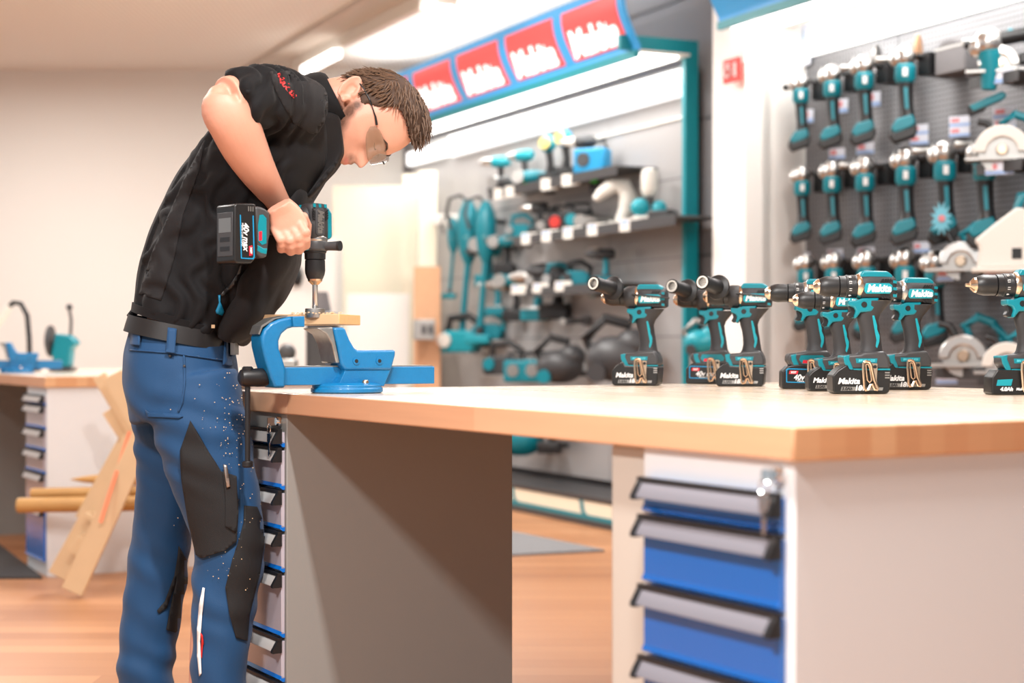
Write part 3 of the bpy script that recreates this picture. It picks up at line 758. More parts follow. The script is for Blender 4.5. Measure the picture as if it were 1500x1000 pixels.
def canopy(origin, rot, xr, xl, y0, zb, label, n, first=.10, pitch=.62, lamps=5, h=.36):
    c = empty('illuminated_sign_canopy', origin, rot); tag(c, label, 'illuminated sign')
    prof = [(y0, zb)]+[(y0-.10*math.sin(PI*t*.62), zb+.03+(h-.03)*t) for t in [i/8 for i in range(9)]]
    prof_in = [(p[0]+.03, p[1]) for p in prof]
    MB().prism(prof+list(reversed(prof_in)), xl, xr, 'x').build('sign_panel', 'sign_blue', c, bevel=.002)
    def at(t): return (y0-.10*math.sin(PI*t*.62), zb+.03+(h-.03)*t)
    for i in range(n):
        x1 = xr-first-i*pitch; x0 = x1-pitch*.84
        if x0 < xl+.01: continue
        ts = [.04+.80*j/8 for j in range(9)]
        f_ = [(at(t)[0]-.006, at(t)[1]) for t in ts]; b_ = [(at(t)[0]+.002, at(t)[1]) for t in ts]
        s_ = MB().prism(f_+list(reversed(b_)), x0, x1, 'x').build('red_panel', 'sign_red', c, bevel=.002)
        t0, t1 = at(.12), at(.42); tilt = math.atan2(t1[0]-t0[0], t1[1]-t0[1])
        m_ = at(.25)
        w_ = x1-x0
        o = lettering('Makita', .215, 'sign_white', s_, ((x0+x1)/2, m_[0]-.018, m_[1]), (PI/2-tilt, 0, 0), bold=.006, shear=.25, depth=.003, sx=.80*w_/.53)
    MB().box(xl, xr, y0-.01, y0+.02, zb-.035, zb+.005).build('lower_trim', 'teal_metal', c, bevel=.002)
    MB().box(xl, xr, y0+.02, -.05 if y0 > -.42 else y0+.40, zb-.005, zb+.008).build('underside', 'pale_white', c)
    Ls = (xr-xl)/lamps
    for i in range(lamps):
        x1 = xr-.03-i*Ls
        MB().box(x1-Ls+.05, x1, y0+.05, y0+.28, zb-.022, zb-.004).build('lamp_panel', 'lit_white', c, bevel=.004)
        l = area('canopy_lamp_and_fill', (0, 0, 0), (Ls-.1, .2), 3.2, (1, .99, .97)); l.parent = c; l.location = ((x1+x1-Ls)/2, y0+.165, zb-.03)
    l = area('canopy_lamp_and_fill', (0, 0, 0), (xr-xl-.2, .12), 34, (1, .99, .97)); l.parent = c; l.location = ((xr+xl)/2, y0+.05, zb+h+.02); l.rotation_euler = (PI, 0, 0)  # added upward fill to brighten the ceiling, not a lamp of the canopy
    return c
xr = ll(932, 60, .388)[0]
canopy(L0, WR, xr, -3.95, -.388, 2.59, 'long curved blue illuminated sign with red panels over the left tool display', 5, first=.05, pitch=.745, lamps=6, h=.36)
xr_ = rl(1052, 40, .465)[0]
canopy(R0, WR, 2.6, xr_, -.465, 2.66, 'blue illuminated sign with lit underside at the top right, above the hanging grinders', 4, first=.02, pitch=.745, lamps=5)

# ---------------- right display wall ----------------
rw = empty('tool_display_wall', R0, WR); tag(rw, 'dark perforated tool display wall hung with grinders, right of the white pillar', 'display wall')
for i in range(4):
    MB().box(.0+i*.86, .855+i*.86, .0, .03, .20, 2.50).build('perforated_panel', 'pegboard_dark', rw)
MB().box(.0, 3.4, -.012, .0, 2.50, 2.80).build('lit_band', 'lit_band', rw)
po = MB().box(.0, .17, -.02, -.012, 2.46, 2.80).build('poster', 'price_tag', rw)
mb = MB().prism([(.03, 2.5), (.08, 2.48), (.12, 2.6), (.10, 2.72), (.05, 2.68)], -.022, -.020); mb.build('print', 'sky_blue', po)
MB().box(-.03, .0, -.05, .03, 0, 2.80).build('end_upright', 'teal_metal', rw)

# fire sign on the pillar
fs = P(1071, 103, 8.55)
f0 = empty('fire_sign', pt_on(L0, 1071, 103, .165), WR+.0); tag(f0, 'small red fire equipment sign on the white pillar', 'sign')
MB().box(-.075, .075, 0, .012, -.06, .06).build('sign_plate', 'fire_red', f0)
MB().tube([(-.03+.025*math.cos(a), -.003, -.005+.025*math.sin(a)) for a in [i*PI/8 for i in range(17)]], .005, 6).box(.025, .045, -.003, 0, -.035, .035).box(-.055, -.005, -.003, 0, .03, .036).build('pictogram', 'white_print', f0)

def tool(name, label, cat, loc, rz=0, group=None, s=1.0):
    e = empty(name, loc, rz); tag(e, label, cat, group); e.scale = (s, s, s); return e

# ---- angle grinder, hanging head up; origin at gear head centre
def make_grinder():
    e = tool('angle_grinder', 'x', 'angle grinder', (0, 0, 0))
    h = MB().ell((0, 0, .004), (.044, .040, .050)).ell((-.036, 0, -.006), (.032, .034, .036))
    h.axl((-.02, 0, 0), (-.065, 0, 0), [(0, .022), (.03, .024), (.034, .014), (.045, .012)], 18)
    h.build('gear_head', 'silver', e)
    MB().loft([superring(0, 0, z, rx, ry, 20, 2.6) for z, rx, ry in ((-.030, .034, .033), (-.040, .043, .041), (-.090, .044, .042), (-.108, .034, .032))]).build('motor_case', 'teal', e)
    MB().box(-.010, .010, -.044, -.040, -.085, -.050).build('name_plate', 'white_print', e)
    b = MB().loft([superring(x, 0, z, rx, rx, 18, 2.3) for z, x, rx in ((-.098, 0, .033), (-.13, .002, .030), (-.21, .006, .029), (-.25, .008, .034), (-.265, .006, .038))]).build('barrel', 'black_plastic', e)
    MB().prism([(-.006, -.13), (.010, -.13), (.014, -.22), (.0, -.22)], -.0325, -.026).build('inlay', 'teal', b)
    ft = MB().prism([(-.035, -.262), (.030, -.245), (.044, -.275), (.030, -.295), (-.045, -.322), (-.058, -.300)], -.040, .040).build('foot', 'teal', e, bevel=.006)
    MB().prism([(-.060, -.300), (-.044, -.322), (.034, -.294), (.046, -.276), (.050, -.31), (.040, -.335), (-.045, -.362), (-.068, -.335)], -.043, .043).build('battery', 'battery_black', e, bevel=.006)
    MB().prism([(-.03, -.30), (.02, -.285), (.015, -.30), (-.035, -.318)], -.0375, -.030).build('battery_trim', 'teal_light', e)
    MB().axl((-.045, 0, .0), (-.052, 0, .0), [(0, .012), (.001, .040), (.006, .040), (.007, .01)], 24).build('disc_flange', 'dull_silver', e)
    return e
g0 = make_grinder()
glist = [
 (1173, 122, .92, 'angle grinder at the far left of the top row, beside the white pillar'),
 (1219, 110, .98, 'second angle grinder from the pillar in the top row'),
 (1266, 97, 1.02, 'third angle grinder from the pillar in the top row'),
 (1326, 84, 1.06, 'angle grinder at the right end of the top row, a pale orange disc behind it'),
 (1175, 257, .92, 'leftmost angle grinder of the middle row, beside the pillar'),
 (1219, 250, .98, 'second angle grinder of the middle row, below a small price card'),
 (1267, 245, 1.03, 'third angle grinder of the middle row, below a small price card'),
 (1327, 234, 1.06, 'fourth angle grinder of the middle row, without a card above'),
 (1384, 225, 1.10, 'grinder of the middle row with a teal star-shaped ornament below'),
 (1442, 222, 1.12, 'darker angle grinder of the middle row, left of the silver saw'),
 (1180, 386, .92, 'leftmost angle grinder of the lower row, only its silver head above the drills'),
 (1222, 384, .98, 'second grinder of the lower row, its head just above the drills'),
 (1270, 382, 1.02, 'third grinder of the lower row, its head behind the frontmost drill'),
 (1326, 380, 1.04, 'fourth grinder of the lower row, partly behind the drill right of centre'),
 (1370, 384, 1.04, 'fifth grinder of the lower row, left of the clear-guarded saw'),
]
def bracket(parent_o, x, y, z, k):
    pass
HKL = [r+' of the '+w_+' row on the right wall' for w_, rs in (('top', ('first grinder', 'second grinder', 'third grinder', 'fourth grinder')), ('middle', ('first grinder', 'second grinder', 'third grinder', 'fourth grinder', 'fifth grinder', 'sixth grinder')), ('lower', ('first grinder', 'second grinder', 'third grinder', 'fourth grinder', 'fifth grinder'))) for r in rs]
for i, (px, py, s, lab) in enumerate(glist):
    g = g0 if i == 0 else copy_tree(g0)
    g['label'] = lab; g['group'] = 'angle grinders hanging on the right display wall'
    g.location = pt_on(R0, px, py, .17); g.rotation_euler = (0, 0, -.25 if i % 2 else -.15); g.scale = (s*1.03,)*3
    # wall hook
    q = RTi @ g.location
    hk = MB().box(q.x+.02, q.x+.10, q.y+.055, 0, q.z-.085, q.z+.015).cyl((q.x+.06, q.y+.06, q.z), (q.x-.06, q.y-.0, q.z+.028), .012, n=10)
    o = hk.build('wall_hook', 'black_plastic', None, loc=R0, rz=WR); tag(o, 'black hook holding the '+HKL[i], 'hook', 'grinder hook brackets')
    if i in (2, 3):
        d = MB().axl((0, 0, 0), (.010, 0, 0), [(0, .062), (.01, .058)], 28).build('sanding_disc', 'cork' if i == 3 else 'dull_silver'); d.location = pt_on(R0, px+18, py-14, .10); d.rotation_euler = (0, 0, -.5)
        tag(d, 'pale orange sanding disc behind the rightmost grinder of the top row' if i == 3 else 'grey sanding disc behind the third grinder of the top row', 'disc')
# side knobs: cylinders projecting left of grinder heads (row 1 and 2)
for px, py, lab in ((1155, 128, 'black'), (1240, 100, 'grey'), (1292, 88, 'grey'), (1420, 62, 'grey'), (1345, 222, 'grey'), (1238, 243, 'grey'), (1408, 212, 'grey')):
    p = pt_on(R0, px, py, .2)
    o = MB().axl((-.03, 0, 0), (.05, 0, .004), [(0, .012), (.01, .017), (.05, .013), (.08, .015)], 14).build('side_grip', 'black_plastic' if lab == 'black' else 'dull_silver'); o.location = p
    tag(o, 'short %s side grip poking out between the grinders at %s' % (lab, {1155: 'the pillar edge', 1240: 'the second top grinder', 1292: 'the third top grinder', 1420: 'the top right saw', 1345: 'the fourth middle grinder', 1238: 'the second middle grinder', 1408: 'the fifth middle grinder'}[px]), 'tool grip')

# promotional star
st = tool('star_ornament', 'teal star-shaped ornament with a red centre hanging under a middle row grinder', 'ornament', pt_on(R0, 1379, 320, .28))
pts = []
for i in range(24):
    a = 2*PI*i/24; r = .066 if i % 2 else .036
    pts.append((r*math.cos(a)*.75, r*math.sin(a)*1.15))
MB().prism(pts, -.004, .004).build('star', 'star_blue', st); MB().axl((0, -.005, 0), (0, -.012, 0), [(0, .016), (.006, .014)], 18).build('centre', 'sign_red' if False else 'price_red', st)

# ---- circular saw: origin at base plate centre, blade plane x-z
def make_saw(guard='silver', body='teal', r=.095):
    e = tool('circular_saw', 'x', 'circular saw', (0, 0, 0))
    b = MB().box(-.15, .15, -.05, .06, 0, .008).box(-.15, .15, -.055, -.05, 0, .016)
    b.build('base_plate', 'dull_silver', e, bevel=.002)
    arc = [(r*math.cos(a), .035+r*math.sin(a)) for a in [PI*i/16 for i in range(17)]]
    inn = [(r*.55*math.cos(a), .035+r*.55*math.sin(a)) for a in [PI*i/16 for i in range(17)]]
    MB().prism(arc+list(reversed(inn)), -.040, -.008).build('blade_guard', guard, e, bevel=.006)
    MB().axl((0, -.022, .045), (0, -.026, .045), [(0, r*.86), (.004, r*.86)], 32).build('saw_blade', 'dull_silver', e)
    MB().axl((0, -.045, .045), (0, -.015, .045), [(0, .02), (.03, .03)], 18).build('hub', 'warm_steel', e)
    MB().axl((0, 0, .07), (0, .12, .07), [(0, .045), (.08, .045), (.11, .040), (.12, .025)], 24).build('motor', body, e)
    MB().tube([(.03, .03, .10), (.0, .03, .165), (.05, .03, .20), (.11, .03, .175), (.15, .03, .12), (.13, .03, .07)], [.018, .02, .019, .018, .020, .022], 14).build('rear_handle', body, e)
    MB().tube([(-.02, .03, .10), (-.06, .03, .165), (-.10, .03, .175)], [.014, .016, .015], 12).build('front_handle', 'black_plastic', e)
    MB().box(.09, .20, -.0, .075, .045, .095).build('battery', 'battery_black', e, bevel=.008)
    return e
s0 = make_saw(); s1 = make_saw('pale_white', r=.115)
sl = [(s0, 1463, 108, .9, -.3, 'silver-guarded circular saw at the top right, behind a price card'),
      (s1, 1468, 236, 1.0, -.3, 'circular saw with cream guard on a bracket, right edge of the middle row'),
      (s0, 1408, 398, 1.0, -.35, 'circular saw with clear grey guard in the lower row, left of the cream dust hood'),
      (s0, 1412, 538, 1.1, -.35, 'circular saw at the bottom of the right display, seen between the drills'),
      (s1, 1476, 548, .9, -.35, 'circular saw at the bottom right, just behind the rightmost drill')]
used_ = set()
for b_, px, py, s, a, lab in sl:
    g = b_ if id(b_) not in used_ else copy_tree(b_)
    used_.add(id(b_))
    g['label'] = lab; g.location = pt_on(R0, px, py, .20); g.rotation_euler = (0, 0, a); g.scale = (s, s, s)
    q = RTi @ g.location
    o = MB().box(q.x-.16, q.x+.14, q.y-.02, 0, q.z-.012, q.z-.001).box(q.x-.16, q.x+.14, q.y-.022, q.y-.018, q.z-.05, q.z-.001).build('shelf_bracket', 'charcoal', None, loc=R0, rz=WR, bevel=.002)
    tag(o, 'small dark shelf bracket under the '+lab.split(',')[0].replace('circular saw', 'saw'), 'shelf')
# cream dust hood saw (large)
e = tool('saw_hood', 'large cream saw hood with a small square opening, lower row at the right edge', 'saw hood', pt_on(R0, 1478, 392, .22), -.25)
MB().prism([(-.13, 0), (.15, 0), (.15, .10), (.12, .19), (.06, .245), (.03, .25), (-.05, .19), (-.14, .115), (-.12, .09)], -.03, .03).build('hood', 'pale_white', e, bevel=.010)
MB().box(-.15, .17, -.05, .05, -.018, .0).build('base_rail', 'pale_white', e, bevel=.003)
MB().box(.01, .05, -.032, -.029, .035, .08).build('opening', 'black_plastic', e)
MB().tube([(.02, .05, .20), (.05, .05, .30), (.12, .05, .31), (.16, .05, .22)], .024, 14).build('handle', 'teal', e)
# other tools on right wall
e = tool('cordless_tool', 'black and teal cordless tool end slanting below the top right saw', 'power tool', pt_on(R0, 1450, 145, .2), -.2)
MB().prism([(-.09, -.03), (.05, .03), (.07, .012), (.05, -.008), (-.07, -.055)], -.03, .03).build('battery', 'teal', e, bevel=.006)
MB().prism([(-.095, -.03), (-.02, -.0), (-.02, -.05), (-.085, -.07)], -.028, .028).build('nose', 'black_plastic', e, bevel=.006)
e = tool('angle_grinder', 'tilted grinder with large silver head at the top right corner of the display', 'angle grinder', pt_on(R0, 1448, 62, .24), -.2)
MB().ell((0, 0, 0), (.06, .05, .065)).ell((-.045, 0, -.02), (.04, .035, .045)).build('gear_head', 'silver', e)
MB().axl((-.05, 0, -.01), (-.10, 0, -.005), [(0, .02), (.05, .018)], 16).build('side_grip', 'black_plastic', e)
MB().tube([(0, 0, -.04), (.01, 0, -.11), (.0, 0, -.2)], [.05, .045, .03], 16).build('motor_case', 'teal', e)
MB().tube([(.04, .0, .01), (.14, .02, .03), (.24, .03, .05)], [.03, .03, .028], 14).build('handle', 'black_plastic', e)
e = tool('charger_box', 'plain grey box mounted on the perforated wall, right of the top row grinders', 'box', pt_on(R0, 1404, 88, .05), WR)
MB().box(-.10, .10, -.05, .045, -.06, .06).build('case', 'anthracite', e, bevel=.004)
MB().box(-.10, .10, -.052, -.05, .05, .06).build('clip_strip', 'dull_silver', e)
# price cards
def card(origin, px, py, w_, h_, lab, off=.02, grp=None, rows=1, ti=None):
    q = pt_on(origin, px, py, off)
    c = tool('price_card', lab, 'price card', q, WR+.55, grp)
    MB().box(-w_/2, w_/2, 0, .003, -h_/2, h_/2).build('card', 'price_tag', c)
    for r in range(rows):
        z1 = h_/2-r*h_/rows; z0 = z1-h_/rows
        MB().box(-w_*.42, -w_*.08, -.0012, 0, z0+h_/rows*.42, z1-.01).build('red_print', 'price_red', c)
        MB().box(-w_*.5, w_*.5, -.001, 0, z0+.002, z0+h_/rows*.30).build('blue_print', 'price_blue', c)
    return c
for px, py, w_, h_, rows, lab in ((1348, 197, .10, .095, 2, 'double price card under the rightmost top row grinder'), (1408, 185, .11, .095, 2, 'double price card in the middle of the bare wall'),
    (1475, 173, .12, .10, 2, 'double price card under the top right saw'), (1227, 225, .09, .055, 1, 'price card above the second grinder of the middle row'), (1269, 217, .10, .055, 1, 'price card above the third grinder of the middle row'),
    (1463, 111, .12, .065, 1, 'price card on the top right saw shelf edge'), (1464, 246, .12, .055, 1, 'price card on the shelf edge under the cream guarded saw'), (1224, 371, .09, .045, 1, 'price card above the second grinder of the lower row'),
    (1270, 369, .10, .045, 1, 'price card above the third grinder of the lower row'), (1177, 376, .08, .045, 1, 'price card at the left end of the lower row'), (1350, 362, .08, .05, 1, 'price card above the fourth grinder of the lower row'),
    (1392, 401, .12, .06, 1, 'price card under the grey-guarded saw in the lower row'), (1462, 398, .12, .06, 1, 'price card under the cream saw hood'), (1390, 553, .12, .06, 1, 'blank price card below the bottom saw between the drills'),
    (1235, 155, .05, .07, 1, 'small card right of the second top row grinder'), (1281, 145, .06, .07, 1, 'small card right of the third top row grinder'), (1185, 170, .05, .07, 1, 'small card right of the first top row grinder')):
    card(R0, px, py, w_, h_, lab, off=.23 if 'saw' in lab and 'top right saw' != lab[-13:] and 'shelf' in lab or 'hood' in lab or 'guarded saw in' in lab else .02, rows=rows, grp=None)

# ---------------- left display: shelves and tools ----------------
def shelf(px0, py0, px1, py1, off, lab):
    a = ll(px0, py0, off); b = ll(px1, py1, off); z = (a.z+b.z)/2
    o = MB().box(a.x, b.x, -off, 0, z-.012, z).box(a.x, b.x, -off-.004, -off, z-.055, z+.004).build('display_shelf', 'charcoal', None, loc=L0, rz=WR, bevel=.002)
    tag(o, lab, 'shelf'); return z
zA = shelf(752, 345, 990, 318, .28, 'long dark shelf across the middle of the left tool display')
zB = shelf(770, 425, 905, 411, .26, 'short lower dark shelf in the left tool display')
zC = shelf(716, 278, 905, 245, .26, 'upper dark shelf of the left tool display, crowded with teal tools')
def onshelf(px, off, z):   # point on shelf at height z seen in column px
    q = pt_on(L0, px, HOR, off); q.z = z; return q
def compact(px, z, lab, off=.14, style=0, s=1.0, name='cordless_tool', rz=-.3, cols=('teal', 'black_plastic', 'silver')):
    """small standing power tool seen from far away"""
    e = tool(name, lab, 'power tool', onshelf(px, off, z+.001) if z is not None else (0, 0, 0), rz, None, s)
    a, b, c = cols
    if style == 0:      # drill-like: body, grip, battery, nose
        MB().axl((-.02, 0, .19), (.09, 0, .19), [(0, .028), (.01, .034), (.09, .034), (.11, .022)], 18).build('body', a, e)
        MB().axl((-.02, 0, .19), (-.10, 0, .19), [(0, .026), (.03, .024), (.06, .018), (.08, .008)], 18).build('nose', c, e)
        MB().tube([(.03, 0, .17), (.035, 0, .11), (.03, 0, .05)], [.020, .018, .024], 12).build('grip', b, e)
        MB().box(-.04, .08, -.035, .035, 0, .05).build('battery', b, e, bevel=.006)
        MB().box(-.04, .07, -.034, .034, .048, .062).build('foot', a, e, bevel=.004)
    elif style == 1:    # jigsaw / planer: low body with loop handle
        MB().box(-.10, .10, -.04, .04, 0, .01).build('base_plate', 'dull_silver', e, bevel=.002)
        MB().prism([(-.09, .01), (.07, .01), (.09, .07), (.05, .10), (-.06, .10), (-.10, .06)], -.036, .036).build('body', a, e, bevel=.010)
        MB().tube([(-.06, 0, .09), (-.05, 0, .15), (.03, 0, .16), (.09, 0, .12), (.08, 0, .06)], .016, 12).build('handle', b, e)
        MB().axl((-.06, -.04, .06), (-.06, -.055, .06), [(0, .03), (.012, .028)], 16).build('knob', c, e)
    elif style == 2:    # lantern / radio: box with dial
        MB().box(-.09, .09, -.05, .05, 0, .13).build('case', a, e, bevel=.014)
        MB().axl((-.03, -.05, .07), (-.03, -.057, .07), [(0, .038), (.006, .036)], 20).build('speaker_ring', c, e)
        MB().tube([(-.08, 0, .12), (-.07, 0, .17), (.07, 0, .17), (.08, 0, .12)], .010, 10).build('carry_handle', b, e)
    elif style == 3:    # work lamp: upright barrel with round head
        MB().ell((0, -.01, .20), (.045, .04, .045)).build('lamp_head', a, e)
        MB().axl((0, -.045, .20), (0, -.056, .20), [(0, .032), (.010, .030)], 20).build('lens', c, e)
        MB().tube([(0, 0, .17), (.01, 0, .10), (.0, 0, .04)], [.02, .018, .024], 12).build('grip', b, e)
        MB().box(-.045, .05, -.035, .035, 0, .05).build('battery', b, e, bevel=.006)
    elif style == 5:    # rounded machine: lumpy body with hose and wheel
        MB().ell((0, 0, .07), (.10, .07, .07)).ell((.05, 0, .11), (.06, .05, .05)).build('body', a, e)
        MB().tube([(-.07, 0, .06), (-.10, 0, .13), (-.04, 0, .19), (.04, 0, .17)], .016, 10).build('hose', b, e)
        MB().axl((-.05, -.04, .03), (-.05, -.07, .03), [(0, .03), (.03, .028)], 18).build('wheel', c, e)
    elif style == 4:    # grinder lying: disc head plus barrel
        MB().ell((-.09, 0, .05), (.04, .035, .04)).build('gear_head', c, e)
        MB().axl((-.06, 0, .05), (.14, 0, .06), [(0, .03), (.02, .034), (.08, .032), (.10, .022), (.19, .024)], 18).build('body', a, e)
        MB().box(.12, .19, -.035, .035, .01, .10).build('battery', b, e, bevel=.006)
        MB().axl((-.09, -.03, .05), (-.09, -.037, .05), [(0, .036), (.006, .036)], 24).build('disc', 'dull_silver', e)
    return e
C = compact
up_ = [
 (726, 'teal and black tool at the far left end of the upper shelf', 0, ('teal_light', 'black_plastic', 'silver')),
 (745, 'grey-nosed teal tool standing second from left on the upper shelf', 4, ('charcoal', 'black_plastic', 'silver')),
 (762, 'bright teal topped tool on the left half of the upper shelf', 0, ('teal_light', 'charcoal', 'silver')),
 (783, 'teal grinder lying on the upper shelf beside a green-marked tool', 4, ('teal', 'charcoal', 'silver')),
 (804, 'work lamp with pale yellow lens and teal head on the upper shelf', 3, ('teal_light', 'black_plastic', 'yellow_print')),
 (828, 'bright blue work lamp with pale yellow lens on the upper shelf', 3, ('sky_blue', 'black_plastic', 'yellow_print')),
 (848, 'white-fronted small tool between the blue lamp and the blue radio', 0, ('charcoal', 'black_plastic', 'pale_white')),
 (868, 'bright blue boxy radio with dark top at the right end of the upper shelf', 2, ('sky_blue', 'black_plastic', 'charcoal')),
]
for i, (px, lab, stl, cols) in enumerate(up_):
    C(px, zC, lab, style=stl, s=1.15 if stl != 3 else 1.25, cols=cols, rz=-.3-.2*(i % 3), off=.13+.03*(i % 2))
md_ = [
 (762, 'teal-bodied tool at the left end of the long middle shelf', 1, ('teal', 'teal', 'silver')),
 (783, 'dark tool with silver nose on the left of the middle shelf', 0, ('charcoal', 'black_plastic', 'silver')),
 (806, 'grey and black jigsaw on the middle shelf, left of a red-marked tool', 1, ('charcoal', 'black_plastic', 'dull_silver')),
 (824, 'black tool with a red front on the middle shelf', 2, ('black_plastic', 'black_plastic', 'fire_red')),
 (846, 'teal and black boxy tool in the centre of the middle shelf', 2, ('black_plastic', 'black_plastic', 'teal_light')),
 (872, 'pale lilac and grey tool on the middle shelf, left of the white hose', 4, ('dull_silver', 'black_plastic', 'silver')),
]
for i, (px, lab, stl, cols) in enumerate(md_):
    C(px, zA, lab, style=stl, s=1.0, cols=cols, rz=-.4+.2*(i % 3), off=.15)
# white bent nozzle and white canister on teal base
e = tool('dust_nozzle', 'large bent cream-white dust nozzle standing on the middle shelf', 'dust nozzle', onshelf(906, .16, zA+.001), -.05)
MB().tube([(-.135, 0, .15), (-.10, 0, .185), (-.03, 0, .235), (.03, 0, .225), (.055, 0, .17), (.04, 0, .09), (.01, 0, .02)], [.020, .034, .045, .052, .050, .042, .034], 18, up=(0, 1, 0)).build('nozzle', 'pale_white', e)
MB().box(-.06, .06, -.05, .05, 0, .025).build('foot', 'pale_white', e, bevel=.006)
e = tool('blender_canister', 'white rounded canister on a teal two-lobed base, right part of the middle shelf', 'canister tool', onshelf(951, .16, zA+.001), 0)
MB().loft([superring(0, 0, z, r, r, 20, 2.2) for z, r in ((.14, .026), (.155, .040), (.18, .046), (.26, .046), (.285, .040), (.295, .02))]).build('canister', 'pale_white', e)
MB().ell((-.05, 0, .08), (.055, .045, .05)).ell((.055, 0, .07), (.045, .045, .05)).build('motor_base', 'teal_light', e)
MB().tube([(0, 0, .145), (0, 0, .09)], .022, 12).build('neck', 'charcoal', e)
MB().box(-.09, .07, -.05, .05, 0, .03).build('foot', 'pale_white', e, bevel=.008)
# reflections are real gloss of the panel; duplicate tools further along the shelf end
e = tool('cordless_tool', 'long flat black tool lying at the right end of the middle shelf', 'power tool', onshelf(985, .15, zA+.001), -.2)
MB().box(-.13, .03, -.04, .04, 0, .045).build('body', 'charcoal', e, bevel=.012); MB().box(-.03, .01, -.042, .042, .01, .05).build('grip', 'black_plastic', e, bevel=.006)
lo_ = [
 (790, 'dark low tool at the left end of the lower shelf', 1, ('charcoal', 'black_plastic', 'dull_silver')),
 (815, 'teal and black planer with loop handle on the lower shelf', 1, ('black_plastic', 'teal', 'silver')),
 (845, 'black loop-handled sander with teal stripe on the lower shelf', 1, ('teal', 'black_plastic', 'charcoal')),
 (880, 'black tool with upright teal handle at the right of the lower shelf', 0, ('charcoal', 'teal', 'charcoal')),
]
for i, (px, lab, stl, cols) in enumerate(lo_):
    C(px, zB, lab, style=stl, s=.95, cols=cols, rz=-.2, off=.14)
# cards along the shelves (white blobs)
n_ = 0
for od, (px, z, off) in zip(('leftmost', 'second', 'third', 'fourth', 'rightmost'), ((776, zA, .285), (806, zA, .285), (838, zA, .285), (874, zA, .285), (922, zA, .285))):
    q = onshelf(px, off, z-.02); c = tool('price_card', od+' of the five white price cards on the long middle shelf edge', 'price card', q, WR+.4, 'price cards on the middle shelf edge')
    MB().box(-.07, .07, 0, .004, -.035, .035).build('card', 'pale_white', c); MB().box(-.06, -.01, -.001, 0, .005, .025).build('print', 'price_blue', c)
for od, (px, z, off) in zip(('middle', 'right', 'left'), ((792, zB, .265), (825, zB, .265), (760, zB, .265))):
    q = onshelf(px, off, z-.0); c = tool('price_card', od+' one of three white price cards on the short lower shelf edge', 'price card', q, WR+.4, 'price cards on the lower shelf edge')
    MB().box(-.065, .065, 0, .004, -.03, .03).build('card', 'pale_white', c); MB().box(-.05, -.01, -.001, 0, .005, .02).build('print', 'price_blue', c)
for od, (px, z, off) in zip(('leftmost', 'second', 'third', 'rightmost'), ((735, zC, .265), (752, zC, .265), (805, zC, .265), (836, zC, .265))):
    q = onshelf(px, off, z-.03); c = tool('price_card', od+' of four white price cards on the crowded upper shelf edge', 'price card', q, WR+.4, 'price cards on the upper shelf edge')
    MB().box(-.07, .07, 0, .004, -.035, .035).build('card', 'pale_white', c)
for px, py, lab in ((868, 368, 'small white card on the bare panel between the two shelves'), (858, 496, 'small white card low on the bare panel beside the hanging tools')):
    q = pt_on(L0, px, py, .01); c = tool('price_card', lab, 'price card', q, WR); MB().box(-.06, .06, 0, .004, -.025, .025).build('card', 'pale_white', c); MB().box(-.04, 0, -.001, 0, -.01, .01).build('print', 'price_blue', c)
# green marked tools
for px, py, lab in ((772, 268, 'green laser level hanging under the left of the upper shelf'), (805, 270, 'bright green laser level hanging under the middle of the upper shelf'), (872, 268, 'green laser level hanging under the right of the upper shelf')):
    e = tool('laser_level', lab, 'laser level', pt_on(L0, px, py, .12), -.3)
    MB().box(-.03, .03, -.03, .03, -.06, .05).build('case', 'charcoal', e, bevel=.006); MB().axl((0, -.03, .02), (0, -.036, .02), [(0, .026), (.006, .024)], 18).build('dial', 'green_print', e)
    MB().box(-.02, .02, -.01, .112, .03, .045, ).build('wall_bracket', 'black_plastic', e)

# stick vacuums
def make_vac():
    e = tool('stick_vacuum', 'x', 'vacuum cleaner', (0, 0, 0))
    MB().loft([superring(0, 0, z, r, r*.95, 20, 2.3) for z, r in ((.20, .022), (.17, .038), (.13, .056), (.06, .068), (-.04, .066), (-.12, .056), (-.18, .034), (-.20, .022))]).build('canister', 'teal', e)
    MB().tube([(.0, 0, .18), (-.05, 0, .23), (-.12, 0, .21), (-.14, 0, .12), (-.11, 0, .02)], .012, 10, up=(0, 1, 0)).build('handle', 'charcoal', e)
    MB().tube([(0, 0, -.18), (-.015, 0, -.32), (-.04, 0, -.62)], [.022, .019, .022], 14).build('tube', 'teal', e)
    MB().box(-.13, .03, -.05, .05, -.72, -.66).build('floor_head', 'teal_light', e, bevel=.012)
    MB().tube([(-.04, 0, -.61), (-.05, 0, -.68)], .026, 12).build('joint', 'charcoal', e)
    MB().box(-.010, .010, -.062, -.055, -.04, .03).build('label_plate', 'pale_white', e)
    return e
v0 = make_vac()
for i, (px, py, s, lab, lowered) in enumerate(((686, 340, 1.12, 'large teal stick vacuum hanging at the left end of the display, long tube down', 0), (712, 340, 1.05, 'second teal stick vacuum, just right of the first one', 0), (664, 345, .62, 'small teal hand vacuum left of the large stick vacuum', 0))):
    g = v0 if i == 0 else copy_tree(v0)
    g['label'] = lab; g.location = pt_on(L0, px, py, .14); g.scale = (s, s, s); g.rotation_euler = (0, 0, -.2)
    q = LTi @ g.location
    tag(MB().box(q.x-.02, q.x+.02, q.y+.04*s, 0, q.z+.06, q.z+.09).build('wall_hook', 'charcoal', None, loc=L0, rz=WR), 'dark hook holding the '+lab.split(',')[0].replace(' hanging at the left end of the display', ''), 'hook')
